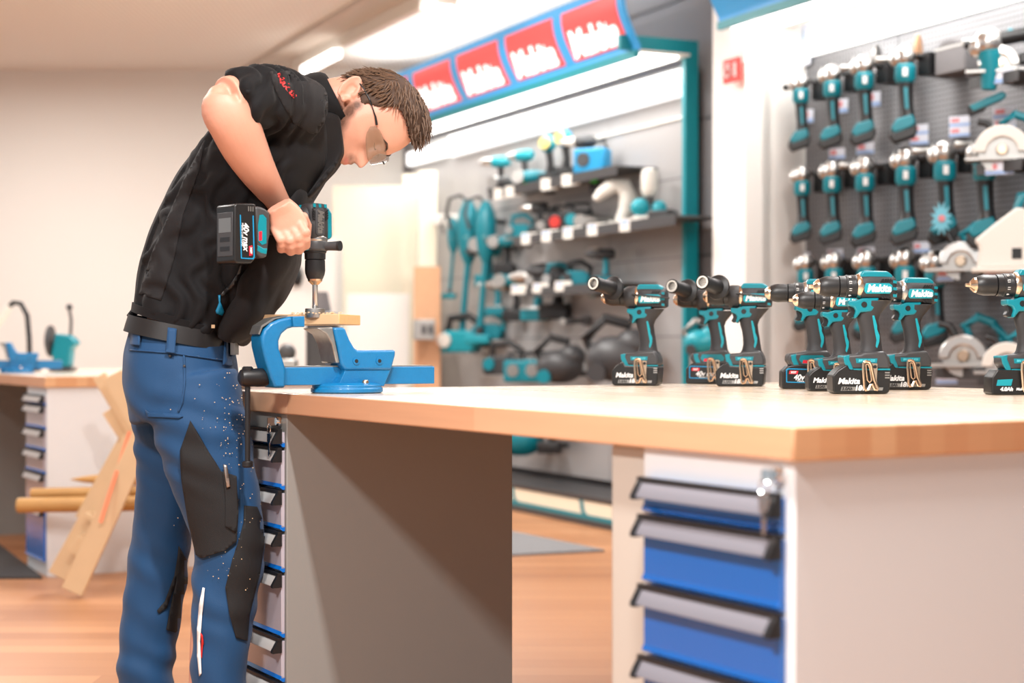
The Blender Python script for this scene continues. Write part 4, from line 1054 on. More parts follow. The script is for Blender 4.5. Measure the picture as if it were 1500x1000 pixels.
# hanging teal tools in the lower left of the display: hedge trimmer, mowers etc
def hang(px, py, lab, style, s=1, cols=('teal', 'black_plastic', 'silver'), off=.10, rz=-.3, name='cordless_tool'):
    e = compact(px, 1.0, lab, off=off, style=style, s=s, rz=rz, cols=cols, name=name)
    p = pt_on(L0, px, py, off); e.location = p
    q = LTi @ p
    if off > .3:
        MB().box(-.06, .06, -.04, .04, -p.z/s+.001, 0).build('stand', 'dull_silver', e); return e
    hb_ = MB().box(-.012, .012, .0, off/s*1.02, .03, .05, T=Matrix.Rotation(WR-rz, 4, 'Z')).build('wall_bracket', 'black_plastic', e)
    return e
hang(722, 372, 'teal round-bodied tool left of the middle shelf, beside the vacuums', 4, 1.3)
hang(745, 366, 'teal grinder-like tool just below the left end of the middle shelf', 4, 1.1)
hang(708, 420, 'tall teal and mint trimmer under the second vacuum', 0, 1.3, ('teal_light', 'teal', 'charcoal'))
hang(735, 402, 'black hanging tool with long dark body beside the teal trimmer', 0, 1.2, ('charcoal', 'black_plastic', 'charcoal'))
hang(757, 424, 'teal round saw at the left end of the lower shelf', 4, 1.2, ('teal', 'charcoal', 'teal_light'))
hang(722, 462, 'silver and teal tool in the middle of the lower left cluster', 0, 1.1, ('dull_silver', 'teal', 'silver'))
hang(716, 500, 'teal U-shaped stand with dark foot, low in the left cluster', 1, 1.2, ('teal', 'teal_light', 'teal'))
hang(748, 470, 'black tool with a grey front, right of the teal stand', 0, 1.2, ('charcoal', 'black_plastic', 'dull_silver'))
hang(778, 470, 'pale silver-headed nail gun hanging below the lower shelf', 0, 1.5, ('silver', 'teal', 'silver'))
hang(806, 468, 'tall black tool hanging right of the silver-headed nail gun', 0, 1.6, ('charcoal', 'black_plastic', 'charcoal'))
hang(884, 438, 'small teal and black tool hanging alone on the bare panel', 4, .8, ('charcoal', 'teal', 'teal_light'))
hang(838, 478, 'thin dark lever tool sticking out on the bare panel', 4, .6, ('charcoal', 'charcoal', 'charcoal'))
hang(676, 520, 'teal boxy tool at the bottom left of the display', 1, 1.7, ('teal_light', 'black_plastic', 'pale_white'), off=.2)
hang(738, 552, 'dark tool standing low behind the workbench edge, left one', 1, 1.4, ('charcoal', 'black_plastic', 'teal'), off=.2)
hang(762, 560, 'teal and grey tool standing low behind the workbench edge', 2, 1.1, ('teal', 'black_plastic', 'dull_silver'), off=.2)
hang(790, 560, 'second teal and grey tool standing low behind the workbench edge', 2, 1.1, ('teal', 'black_plastic', 'silver'), off=.2)
hang(820, 562, 'black boxy tool low behind the workbench edge, right of the teal ones', 5, 1.5, ('charcoal', 'black_plastic', 'teal'), off=.2)
hang(905, 560, 'large black rounded machine low behind the leftmost drill', 5, 1.9, ('charcoal', 'black_plastic', 'charcoal'), off=.25)
hang(1028, 520, 'teal machine on a grey stand low behind the second drill, beside the teal upright', 5, .9, ('teal_light', 'dull_silver', 'charcoal'), off=.45)
hang(800, 664, 'black tool seen under the workbench on the lower display panel', 0, 1.2, ('charcoal', 'black_plastic', 'silver'), off=.15)
hang(762, 668, 'dark teal machine seen under the workbench, beside the table gap edge', 5, 1.6, ('teal', 'black_plastic', 'charcoal'), off=.2)

# ---------------- sheets and things on the far wall ----------------
def sheet(px0, py0, px1, Z, t, m, lab, lean=.25, zb=0.0, name='plywood_sheet', pyb=None):
    a = P(px0, py0, Z); b = P(px1, py0, Z)
    z1 = a.z
    if pyb: zb = P(px0, pyb, Z).z
    mb = MB()
    vs = [(a.x, Z-lean, zb), (b.x, Z-lean, zb), (b.x, Z-lean+t, zb), (a.x, Z-lean+t, zb), (a.x, Z, z1), (b.x, Z, z1), (b.x, Z+t, z1), (a.x, Z+t, z1)]
    mb.add(vs, [(0,3,2,1),(4,5,6,7),(0,1,5,4),(1,2,6,5),(2,3,7,6),(3,0,4,7)])
    return tag(mb.build(name, m, bevel=.002), lab, 'sheet')
sheet(488, 272, 604, 12.6, .02, 'plywood', 'tall pale plywood sheet leaning on the far wall behind the drill')
sheet(508, 430, 600, 12.1, .02, 'wall_bright', 'smaller white sheet leaning in front of the tall plywood sheet')
sheet(590, 255, 612, 12.2, .02, 'plywood', 'narrow pale board leaning right of the plywood sheet')
sheet(613, 250, 640, 11.9, .02, 'plywood', 'tall cream board leaning at the corner, left of the vacuums')
sheet(606, 390, 645, 11.3, .05, 'cork', 'brown cardboard-coloured panel standing right of the vise bar', lean=.05)
e = tool('power_socket_box', 'small grey box with dark sockets in front of the brown panel', 'socket box', P(618, 483, 11.1))
MB().box(-.06, .09, -.02, .04, -.07, .07).build('case', 'dull_silver', e, bevel=.006); MB().box(-.0, .03, -.024, -.02, -.03, .03).box(.045, .075, -.024, -.02, -.03, .03).build('socket', 'charcoal', e); MB().box(-.04, .06, .04, .15, -.03, .03).build('bracket', 'charcoal', e)
tag(MB().box(-.14, .14, -.03, .03, -.04, .04).build('wall_shelf_end', 'pale_white', None, bevel=.01, loc=pt_on(L0, 660, 322, .10), rz=-.2), 'short white rail at the left end of the display, left of the vacuums', 'rail')
# white cabinet behind the bench with ear muffs and a dark machine
ZC = 11.6
a = P(398, 380, ZC); b = P(492, 380, ZC)
wc = empty('tall_cabinet', (a.x, ZC, 0)); tag(wc, 'tall white cabinet against the far wall, behind the drill chuck', 'cabinet')
MB().box(0, b.x-a.x, 0, .5, 0, 1.78).build('body', 'wall_white', wc, bevel=.004)
MB().box(.02, (b.x-a.x)-.02, -.016, 0, .05, 1.74).build('door', 'wall_white', wc, bevel=.003)
em = tool('ear_muffs', 'black ear muffs hanging on the white cabinet behind the jacket', 'ear muffs', P(424, 402, ZC-.06))
MB().tube([(-.02+.085*math.cos(a_), -.0, .05+.11*math.sin(a_)) for a_ in [PI*.15+i*PI*.12 for i in range(9)]], .007, 8, up=(0, 1, 0)).build('headband', 'charcoal', em)
MB().ell((.055, 0, -.01), (.04, .03, .075)).build('ear_cup', 'black_plastic', em); MB().ell((-.10, 0, .03), (.02, .025, .06)).build('ear_cup', 'charcoal', em)
dm = tool('bench_machine', 'dark blurred machine on the far bench, right behind the drill bit', 'machine', P(477, 546, 8.1)); dm.location.z = TOP1+.001
MB().box(-.09, .06, -.08, .08, 0, .30).build('housing', 'charcoal', dm, bevel=.02); MB().axl((-.02, 0, .30), (-.02, 0, .40), [(0, .05), (.1, .03)], 18).build('cap', 'anthracite', dm)
dm = tool('bench_machine', 'small black and grey machine on the far bench, seen inside the vise opening', 'machine', P(420, 540, 8.0)); dm.location.z = TOP1+.001
MB().box(-.06, .05, -.06, .06, 0, .07).build('housing', 'dull_silver', dm, bevel=.01); MB().ell((.0, 0, .10), (.045, .04, .045)).build('motor', 'charcoal', dm)

# things on the left bench
lv = make_vise(P(25, HOR, 8.2), 'small distant blue bench vise on the far left workbench', rot=.25); lv.location.z = TOP1
lp = tool('goose_lamp', 'black goose-neck bench lamp with pale head at the left edge of the picture', 'lamp', P(44, 545, 8.9)); lp.location.z = TOP1+.001
MB().lathe([(.06, 0), (.06, .015), (.03, .03)], 20).build('base', 'black_plastic', lp)
MB().tube([(0, 0, .02), (-.005, 0, .18), (-.015, 0, .30), (-.05, 0, .365), (-.09, 0, .37), (-.12, 0, .34)], .014, 12, up=(0, 1, 0)).build('goose_neck', 'black_plastic', lp)
MB().axl((-.11, 0, .35), (-.24, 0, .20), [(0, .018), (.05, .028), (.18, .034)], 16).build('lamp_head', 'pale_white', lp)
gr = tool('bench_grinder', 'small teal bench grinder with upright lever on the far left workbench', 'grinder', P(92, 545, 8.7)); gr.location.z = TOP1+.001
MB().box(-.06, .06, -.06, .06, 0, .02).build('base', 'charcoal', gr, bevel=.003)
MB().prism([(-.035, .02), (.045, .02), (.055, .12), (.09, .15), (.05, .19), (-.03, .20), (-.05, .10)], -.05, .05).build('body', 'teal', gr, bevel=.012)
MB().axl((-.055, 0, .16), (-.085, 0, .16), [(0, .08), (.012, .085), (.02, .08), (.03, .05)], 24).build('grinding_wheel', 'charcoal', gr)
MB().tube([(.04, 0, .18), (.045, 0, .27), (.035, 0, .33)], .008, 10).build('lever', 'charcoal', gr); MB().ell((.035, 0, .34), (.018, .018, .018)).build('lever_knob', 'charcoal', gr)
# ---------------- the man ----------------
YM = 3.93            # depth of his mid plane
def Q(px, py, dy=0.0): return P(px, py, YM+dy)
SC = YM/F
man = empty('person', (Q(285, HOR).x, YM, 0)); tag(man, 'man in black work jacket and blue work trousers bending over the vise with a drill', 'person')
MI = man.location.copy()
def ring3(c, t, ra, rb, n=28, e=2.2, dep=Vector((0, 1, 0))):
    """ring round c, normal t; ra across (in the picture plane), rb in depth"""
    t = Vector(t).normalized(); d = (dep-t*dep.dot(t)).normalized(); a = t.cross(d)
    r = []
    for i in range(n):
        an = 2*PI*i/n; co, si = math.cos(an), math.sin(an)
        r.append(c+a*ra*abs(co)**(2/e)*(1 if co >= 0 else -1)+d*rb*abs(si)**(2/e)*(1 if si >= 0 else -1))
    return r
def limb(mb, nodes, n=28, e=2.1, sub=4):
    """nodes: (px, py, dy, ra_px, rb_m) -> smooth loft"""
    pts = [(Q(a, b, c), ra*(YM+c)/F, rb) for a, b, c, ra, rb in nodes]
    # catmull-rom refine
    def cr(p0, p1, p2, p3, t): return .5*((2*p1)+(-p0+p2)*t+(2*p0-5*p1+4*p2-p3)*t*t+(-p0+3*p1-3*p2+p3)*t*t*t)
    fine = []
    m = len(pts)
    for i in range(m-1):
        p0, p1, p2, p3 = pts[max(i-1, 0)], pts[i], pts[i+1], pts[min(i+2, m-1)]
        for k in range(sub):
            t = k/sub
            fine.append((cr(p0[0], p1[0], p2[0], p3[0], t), cr(p0[1], p1[1], p2[1], p3[1], t), cr(p0[2], p1[2], p2[2], p3[2], t)))
    fine.append(pts[-1])
    rings = []
    for i, (c, ra, rb) in enumerate(fine):
        t = fine[min(i+1, len(fine)-1)][0]-fine[max(i-1, 0)][0]
        rings.append(ring3(c-MI, t, max(ra, .001), max(rb, .001), n, e))
    return mb.loft(rings)
def blob(mb, px, py, dy, r):
    c = Q(px, py, dy)-MI
    return mb.ell((c.x, c.y, c.z), r if isinstance(r, tuple) else (r, r, r), 20, 14)
def remesh(o, vox, smooth=4, fac=.6):
    md = o.modifiers.new('r', 'REMESH'); md.mode = 'VOXEL'; md.voxel_size = vox
    if smooth:
        sm = o.modifiers.new('s', 'SMOOTH'); sm.factor = fac; sm.iterations = smooth
    return bake(o)

# --- head shape in head coordinates: x forward, y away from the camera (left), z up
HO = Q(534, 161, 0.0)
Hyaw = math.radians(11)
Uv = Vector((.98, 0, .2)).normalized(); Fv = Vector((.2, 0, -.98)).normalized(); Lv = Uv.cross(Fv)  # lateral
if Lv.y < 0: Lv = -Lv
# turn the face a little towards the camera about his own vertical axis
F2 = (Fv*math.cos(Hyaw)-Lv*math.sin(Hyaw)).normalized(); L2 = (Lv*math.cos(Hyaw)+Fv*math.sin(Hyaw)).normalized()
def H(x, y, z): return HO+F2*x+L2*y+Uv*z
prof = [(.020, .128), (.060, .122), (.093, .100), (.112, .070), (.1175, .048), (.121, .033), (.114, .018), (.1165, .006), (.126, -.010), (.139, -.026), (.143, -.034), (.138, -.041), (.124, -.045), (.1235, -.051), (.129, -.057), (.1235, -.0635), (.127, -.071), (.122, -.078), (.115, -.084), (.118, -.093), (.116, -.104), (.102, -.112), (.07, -.108), (.03, -.085), (-.01, -.07), (-.045, -.065), (-.068, -.045), (-.080, -.01), (-.083, .03), (-.072, .075), (-.045, .108), (-.012, .124)]
HC = Vector((.022, 0, .012))
def polar(pf):
    out = []
    for x, z in pf: out.append((math.atan2(z-HC.z, x-HC.x) % (2*PI), math.hypot(x-HC.x, z-HC.z)))
    return sorted(out)
PP = polar(prof)
def rad(phi, T=PP):
    phi %= 2*PI
    for i in range(len(T)):
        a0, r0 = T[i]; a1, r1 = T[(i+1) % len(T)]
        if i == len(T)-1: a1 += 2*PI
        if a0 <= phi <= a1 or a0 <= phi+2*PI <= a1:
            ph = phi if a0 <= phi <= a1 else phi+2*PI
            t = (ph-a0)/(a1-a0+1e-9); t = t*t*(3-2*t)*.3+t*.7
            return r0+(r1-r0)*t
    return T[0][1]
base_pf = [(.020, .128), (.060, .122), (.093, .100), (.110, .070), (.113, .040), (.108, .010), (.107, -.02), (.106, -.045), (.105, -.065), (.106, -.085), (.104, -.102), (.090, -.108), (.07, -.104), (.03, -.085), (-.01, -.07), (-.045, -.065), (-.068, -.045), (-.080, -.01), (-.083, .03), (-.072, .075), (-.045, .108), (-.012, .124)]
PB = polar(base_pf)
def head_pt(phi, s, off=0.0):
    """phi angle in the sagittal plane, s lateral -1..1 (negative = his right, towards the camera)"""
    rm = rad(phi, PP); rb = rad(phi, PB)
    x = HC.x+rm*math.cos(phi); z = HC.z+rm*math.sin(phi)
    sig = .50
    if -.050 < z < .016 and x > .09: sig = .14+.10*max(0, (-.010-z)/.03)*1.0
    elif -.082 < z <= -.050 and x > .09: sig = .34
    elif z <= -.082 and x > .05: sig = .42
    r = rb+(rm-rb)*math.exp(-(s/sig)**2)
    k = max(0.0, 1-abs(s)**2.25)**(1/2.25)
    w = .077
    d = Vector((math.cos(phi), math.sin(phi)))
    # narrowing jaw and face towards the front and bottom
    zz = HC.z+r*d.y*k; xx = HC.x+r*d.x*k
    w_ = w
    if zz < -.02: w_ *= 1-.24*min(1, (-.02-zz)/.08)
    if xx > .04: w_ *= 1-.16*min(1, (xx-.04)/.07)
    y = s*w_
    # eye sockets, cheekbones
    def g(cx, cy, cz, sx, sy, sz): return math.exp(-((xx-cx)/sx)**2-((abs(y)-cy)/sy)**2-((zz-cz)/sz)**2)
    dr = -.012*g(.105, .031, .016, .03, .017, .013)+.004*g(.100, .034, .038, .03, .02, .008)+.003*g(.09, .045, -.012, .03, .018, .016)-.003*g(.10, .045, -.055, .03, .015, .02)
    dr += .0035*g(.112, .014, -.034, .02, .007, .007)
    dr += .006*g(.104, .030, .014, .02, .014, .011)   # lids / eyeballs
    f_ = (1+(off+dr)/max(r*k, .02)) if k > .05 else 1
    return Vector((HC.x+r*d.x*k*f_, y*(1+off/w), HC.z+r*d.y*k*f_))
def head_mesh(mb, off=0.0, n=120, m=60, cut=None):
    rings = []
    for j in range(1, m):
        s = -math.cos(PI*j/m)
        rings.append([H(*head_pt(2*PI*i/n, s, off))-MI for i in range(n)])
    return mb.loft(rings)

body = MB()
head_mesh(body)
# neck
limb(body, [(462, 172, .0, 40, .062), (485, 152, .0, 36, .058), (505, 146, .0, 34, .056), (522, 140, .0, 33, .055)], sub=3)
# right ear handled as part of the body
def ear(mb, sd_):
    cx, cz = -.027, -.020; y0 = .071
    def E(u, v, o):      # u along the ear (top +), v towards its front, o outwards
        x = cx-.65*u+.76*v; z = cz+.76*u+.65*v
        return H(x, sd_*(y0+o+.30*max(0, .012-v)), z)-MI
    outl = lambda t, k=1.0: (k*(.033*math.sin(t)+.002), k*(.0185-.003*math.sin(t))*math.cos(t))
    pl0 = [E(*outl(2*PI*i/24, .95), -.006) for i in range(24)]; pl1 = [E(*outl(2*PI*i/24, .95), .0045) for i in range(24)]
    mb.loft([pl0, pl1])
    hx = [E(*outl(t), .0085) for t in [-.15+i*(4.35/20) for i in range(21)]]
    mb.tube(hx, [.0030]+[.0042]*18+[.0046]*2, 8)
    ah = [E(*outl(t, .62), .0075) for t in [.9+i*(3.1/14) for i in range(15)]]
    mb.tube(ah, .0032, 8)
    for u, v, o, r in ((-.028, .003, .006, .0075), (-.006, .0145, .006, .0050), (-.020, .010, .006, .0050)):
        q = E(u, v, o); mb.ell((q.x, q.y, q.z), (r, r, r), 12, 8)
ear(body, -1); ear(body, 1)
# torso, hips, legs inside the clothes
limb(body, [(266, 560, .0, 40, .10), (272, 500, .0, 55, .12), (285, 440, .0, 62, .12), (330, 340, 0, 70, .145), (375, 260, 0, 72, .165), (425, 195, 0, 68, .17), (460, 168, 0, 44, .10)])
limb(body, [(285, 560, -.07, 34, .050), (300, 640, -.09, 48, .075), (330, 760, -.09, 36, .055), (315, 900, -.09, 34, .05), (300, 1060, -.09, 24, .04), (305, 1115, -.09, 22, .04)])
limb(body, [(262, 560, .07, 34, .050), (250, 640, .10, 48, .075), (235, 770, .11, 36, .055), (222, 900, .12, 34, .05), (206, 1060, .12, 24, .04), (210, 1110, .12, 22, .04)])
# right arm
limb(body, [(438, 158, -.15, 36, .062), (400, 146, -.20, 37, .058), (360, 146, -.26, 38, .054), (332, 148, -.30, 36, .050)])
limb(body, [(330, 142, -.30, 27, .040), (330, 158, -.30, 36, .046), (343, 182, -.29, 37, .048), (358, 215, -.26, 34, .045), (376, 248, -.22, 28, .038), (394, 276, -.17, 22, .030), (408, 298, -.13, 18, .026), (416, 314, -.11, 20, .026)])
blob(body, 322, 143, -.30, (.029, .032, .029))
# left arm, mostly hidden behind the torso
limb(body, [(430, 165, .15, 34, .055), (395, 215, .20, 32, .050), (368, 275, .22, 28, .045)])
limb(body, [(368, 270, .22, 27, .042), (355, 320, .20, 26, .040), (345, 365, .18, 20, .030), (342, 385, .17, 17, .025)])
# right hand: palm block and curled fingers round the grip
HD = -.0  # helper
gripc = (hd.matrix_world @ Vector((sd(640, 0)[0], 0, sd(0, 440)[1])))
def hp(px, py, y): return P(px, py, y)-MI
def chain(mb, pts, rs): mb.tube(pts, rs, 12, cap=True); [mb.ell(tuple(p), (r*1.02,)*3, 12, 8) for p, r in zip(pts, rs)]
pal = MB()
YH = gripc.y-.030
def ringh(c, ax, ra, rb, n=20): return ring3(c, ax, ra, rb, n, 2.6)
limb(body, [(408, 300, YH-YM-.005, 19, .022), (416, 314, YH-YM+.004, 25, .021), (424, 330, YH-YM+.006, 27, .019), (430, 342, YH-YM+.004, 25, .014)], n=24, e=2.6)
kn = [(447, 340), (437, 348), (425, 352), (411, 351)]
for i, (kx, ky) in enumerate(kn):
    r = (.0112, .0115, .0112, .0100)[i]; y0 = YH-.004
    drop = (19, 18, 16, 14)[i]
    body_pts = [hp(kx-10, ky-16, y0+.004), hp(kx, ky, y0-.004), hp(kx+1.5, ky+drop*.55, y0+.004), hp(kx+1, ky+drop, y0+.020), hp(kx, ky+drop-1, y0+.040), hp(kx-1, ky+drop-9, y0+.055)]
    chain(body, body_pts, [r*.95, r*1.08, r*.98, r, r*.95, r*.88])
chain(body, [hp(432, 318, YH+.010), hp(444, 318, YH+.030), hp(450, 330, YH+.050), hp(450, 344, YH+.058)], [.014, .0125, .011, .0095])
# left hand, resting closed at his side behind the torso
chain(body, [hp(342, 385, YM+.17), hp(340, 402, YM+.17), hp(341, 415, YM+.165)], [.026, .030, .024])
for k in range(4): chain(body, [hp(334+k*6, 412, YM+.155), hp(335+k*6, 424, YM+.150), hp(337+k*6, 430, YM+.165)], [.009, .009, .008])
bo_ = body.build('body', 'skin', man)
remesh(bo_, .0036, 2, .5)

# stubble as a colour of the jaw region, brows and lips
def face_mat():
    m = MATS['skin']; nt = m.node_tree; b = nt.nodes['Principled BSDF']
    b.inputs['Subsurface Weight'].default_value = .12; b.inputs['Subsurface Radius'].default_value = (.012, .005, .003)
    tc = nt.nodes.new('ShaderNodeTexCoord')
    def blobmask(c, r0, r1, scale=(1, 1, 1)):
        sb = nt.nodes.new('ShaderNodeVectorMath'); sb.operation = 'SUBTRACT'; sb.inputs[1].default_value = c; nt.links.new(tc.outputs['Object'], sb.inputs[0])
        ml = nt.nodes.new('ShaderNodeVectorMath'); ml.operation = 'MULTIPLY'; ml.inputs[1].default_value = scale; nt.links.new(sb.outputs[0], ml.inputs[0])
        ln = nt.nodes.new('ShaderNodeVectorMath'); ln.operation = 'LENGTH'; nt.links.new(ml.outputs[0], ln.inputs[0])
        mr = nt.nodes.new('ShaderNodeMapRange'); mr.inputs['From Min'].default_value = r0; mr.inputs['From Max'].default_value = r1; mr.inputs['To Min'].default_value = 1; mr.inputs['To Max'].default_value = 0
        nt.links.new(ln.outputs['Value'], mr.inputs['Value']); return mr.outputs[0]
    col = b.inputs['Base Color'].links[0].from_socket
    nz = nt.nodes.new('ShaderNodeTexNoise'); nz.inputs['Scale'].default_value = 900; nt.links.new(tc.outputs['Object'], nz.inputs['Vector'])
    nr = nt.nodes.new('ShaderNodeMapRange'); nr.inputs['From Min'].default_value = .22; nr.inputs['From Max'].default_value = .46; nt.links.new(nz.outputs['Fac'], nr.inputs['Value'])
    def over(col, mask, c, st, noisy=True):
        mm = nt.nodes.new('ShaderNodeMath'); mm.operation = 'MULTIPLY'; mm.inputs[1].default_value = st; nt.links.new(mask, mm.inputs[0])
        o_ = mm.outputs[0]
        if noisy:
            m2 = nt.nodes.new('ShaderNodeMath'); m2.operation = 'MULTIPLY'; nt.links.new(o_, m2.inputs[0]); nt.links.new(nr.outputs[0], m2.inputs[1]); o_ = m2.outputs[0]
        mx = nt.nodes.new('ShaderNodeMix'); mx.data_type = 'RGBA'; nt.links.new(o_, mx.inputs[0]); nt.links.new(col, mx.inputs[6]); mx.inputs[7].default_value = (*lin(c), 1)
        return mx.outputs[2]
    for (x, y, z, r0, r1, st) in ((.012, -.072, -.010, .006, .018, .85), (.020, -.070, -.032, .010, .024, .8), (.035, -.062, -.058, .012, .032, .75), (.065, -.055, -.085, .015, .034, .85), (.100, -.02, -.098, .012, .030, .7), (.120, -.017, -.053, .004, .017, .6), (.126, .0, -.052, .004, .010, .7)):
        col = over(col, blobmask(tuple(H(x, y, z)-MI), r0, r1), (84, 58, 46), min(1, st*1.15))
    for (x, y, z) in ((.120, -.010, -.0665), (.124, 0, -.066), (.118, -.018, -.064)):
        col = over(col, blobmask(tuple(H(x, y, z)-MI), .003, .010), (190, 108, 96), .7, False)
    nt.links.new(col, b.inputs['Base Color'])
face_mat()
# brows and lashes
for s_ in (-1, 1):
    pts = [H(x, s_*y, z)-MI for x, y, z in ((.117, .016, .030), (.114, .026, .037), (.108, .037, .039), (.099, .048, .034))]
    MB().tube(pts, [.0022, .0034, .0032, .0015], 8, r2=[.002, .0026, .0024, .001]).build('eyebrow', 'brow', bo_)
    pts = [H(x, s_*y, z)-MI for x, y, z in ((.1095, .020, .011), (.112, .028, .008), (.108, .037, .008), (.101, .045, .011))]
    MB().tube(pts, .0011, 6).build('eyelashes', 'brow', bo_)
# hair
hm = MB()
def hairline(x):
    pts = [(-.09, -.080), (-.057, -.070), (-.051, -.005), (-.045, .010), (-.012, .014), (-.010, .000), (.012, .000), (.018, .012), (.027, .034), (.034, .074), (.063, .086), (.10, .088), (.12, .092)]
    if x <= pts[0][0]: return pts[0][1]
    for (a, b), (c, d) in zip(pts, pts[1:]):
        if a <= x <= c: return b+(d-b)*(x-a)/(c-a)
    return pts[-1][1]
n, m = 150, 70; grid = {}; vs = []; fs = []
def wave(p): return .0030*noise.noise(Vector((p.x*45, p.y*60, p.z*30)))+.0022*noise.noise(Vector((p.x*30, p.y*220, p.z*60)))
for j in range(1, m):
    s = -math.cos(PI*j/m)
    for i in range(n):
        ph = 2*PI*i/n; q0 = head_pt(ph, s, 0)
        hl = hairline(q0.x)
        if q0.z > hl:
            dd = min(1, (q0.z-hl)/.022)
            th = .0015+.005*dd+(.011*max(0, (q0.z-.05)/.06))*max(0, min(1, (q0.x+.03)/.08))
            q1 = head_pt(ph, s, th+wave(q0)*dd)
            vs.append(H(*q1)-MI); grid[(i, j)] = len(vs)-1
for j in range(1, m-1):
    for i in range(n):
        k = [(i, j), ((i+1) % n, j), ((i+1) % n, j+1), (i, j+1)]
        if all(t in grid for t in k): fs.append(tuple(grid[t] for t in k))
hm.add(vs, fs)
hair = hm.build('hair', 'hair', bo_)
md = hair.modifiers.new('so', 'SOLIDIFY'); md.thickness = .008; md.offset = -1
# tufts following the comb direction
random.seed(11)
tf = MB()
for k in range(2400):
    ph = random.random()*2*PI; s = -math.cos(PI*random.random())*.97
    q0 = head_pt(ph, s, 0)
    if q0.z < hairline(q0.x)+.002: continue
    dd = min(1, (q0.z-hairline(q0.x))/.022)
    th = .002+.005*dd+(.013*max(0, (q0.z-.05)/.06))*max(0, min(1, (q0.x+.03)/.08))
    L = .007+.012*dd+(.012 if q0.z > .07 else 0)
    # comb: from the crown forward and down the sides
    dirv = Vector((.9 if q0.z > .06 else .35, (.35 if q0.y > 0 else -.35)*abs(q0.y)/.07, -.9 if q0.z < .07 else -.15))
    if q0.x < -.03: dirv = Vector((-.15, 0, -1))
    dirv += Vector((random.uniform(-.25, .25), random.uniform(-.25, .25), random.uniform(-.2, .2)))
    dirv.normalize()
    nrm = (q0-HC).normalized()
    p0 = head_pt(ph, s, th*1.05); p1 = p0+dirv*L*.5+nrm*.003; p2 = p0+dirv*L+nrm*random.uniform(-.001, .0045)
    r = random.uniform(.0011, .0024)
    tf.tube([H(*p0)-MI, H(*p1)-MI, H(*p2)-MI], [r, r*.8, r*.15], 5, cap=False)
tf.build('hair_strands', 'hair_strand', hair)
# glasses
gl = empty('safety_glasses'); gl.parent = man
def lens(s_):
    n_ = 12; m_ = 10; vs = []; fs = []
    for j in range(m_+1):
        for i in range(n_+1):
            u = i/n_; v = j/m_
            y = .006+u*.062; zc0 = .009+.006*u
            hh = .0245*max(.25, (1-abs(2*u-.95)**3.2)**(1/3.2) if abs(2*u-.95) < 1 else .25)*(1-.15*u)
            z = zc0+(v-.5)*2*hh*(1-.25*(1-u)**4)-.004*(1-v)*(1-u)
            x = .134-.066*u**1.9
            vs.append(H(x, s_*y, z)-MI)
    for j in range(m_):
        for i in range(n_): fs.append((j*(n_+1)+i, j*(n_+1)+i+1, (j+1)*(n_+1)+i+1, (j+1)*(n_+1)+i))
    o = MB().add(vs, fs).build('lens', 'glass_lens', gl)
    md = o.modifiers.new('so', 'SOLIDIFY'); md.thickness = .0018
lens(-1); lens(1)
MB().tube([H(.139, -.008, .020)-MI, H(.142, 0, .022)-MI, H(.139, .008, .020)-MI], .0018, 8).build('bridge', 'black_plastic', gl)
for s_ in (-1, 1):
    MB().tube([H(.068, s_*.070, .026)-MI, H(.050, s_*.078, .027)-MI, H(.010, s_*.084, .022)-MI, H(-.021, s_*.086, .013)-MI, H(-.040, s_*.080, .004)-MI, H(-.055, s_*.073, -.006)-MI, H(-.069, s_*.062, -.024)-MI], [.0030, .0022, .0018, .0018, .002, .0022, .0024], 8).build('temple', 'black_plastic', gl)

# --- jacket
def wrinkle(o, fn):
    me = o.data; me.update()
    for v in me.vertices:
        v.co += v.normal*fn(v.co)
    me.update()
jk = MB()
limb(jk, [(268, 474, 0, 73, .155), (273, 462, 0, 77, .160), (284, 438, 0, 86, .162), (299, 405, 0, 94, .160), (318, 360, 0, 97, .162), (340, 315, 0, 96, .170), (364, 272, 0, 92, .182), (392, 232, 0, 89, .192), (420, 194, 0, 84, .19), (446, 168, 0, 66, .165), (466, 152, 0, 46, .10)], n=40, e=2.3)
# near sleeve, pushed up above the elbow
limb(jk, [(446, 165, -.12, 50, .085), (415, 152, -.17, 50, .082), (385, 146, -.22, 48, .078), (362, 146, -.26, 46, .072), (349, 148, -.285, 44, .066), (344, 149, -.292, 40, .060)], n=32)
# far sleeve
limb(jk, [(435, 168, .13, 46, .080), (400, 215, .19, 42, .072), (372, 272, .21, 37, .062), (366, 285, .21, 34, .056)], n=28)
limb(jk, [(368, 268, .21, 34, .056), (356, 318, .20, 32, .050), (347, 352, .18, 25, .040)], n=24)
# collar
jo = jk.build('jacket', 'jacket', man)
remesh(jo, .0065, 6, .6)
slv0 = Q(385, 146, -.22)-MI; shoulder = Q(446, 165, -.12)-MI; cuffp = Q(344, 149, -.29)-MI
sax = (cuffp-shoulder).normalized()
tax = (Q(430, 190)-Q(270, 480)).normalized()
def jf(c):
    d = .005*noise.noise(c*5)+.002*noise.noise(c*19)
    # sleeve bunching: rings round the sleeve axis
    t = (c-shoulder).dot(sax); rr = ((c-shoulder)-sax*t).length
    w_ = max(0, min(1, (t-.03)/.06)) if c.y < -.10 else 0
    d += w_*.0065*math.sin(t*150+6*noise.noise(c*9)+3*noise.noise(c*22))
    # long folds running from armpit to belly, and hem pull
    a = Q(430, 260)-MI
    q_ = c-a; ang_ = math.atan2(q_.z, q_.x)
    w2 = max(0, 1-abs(q_.length-.18)/.18)
    return d
wrinkle(jo, jf)
# hem band
hemc = Q(264, 492, 0)-MI
ht = (Q(271, 478)-Q(262, 498)).normalized()
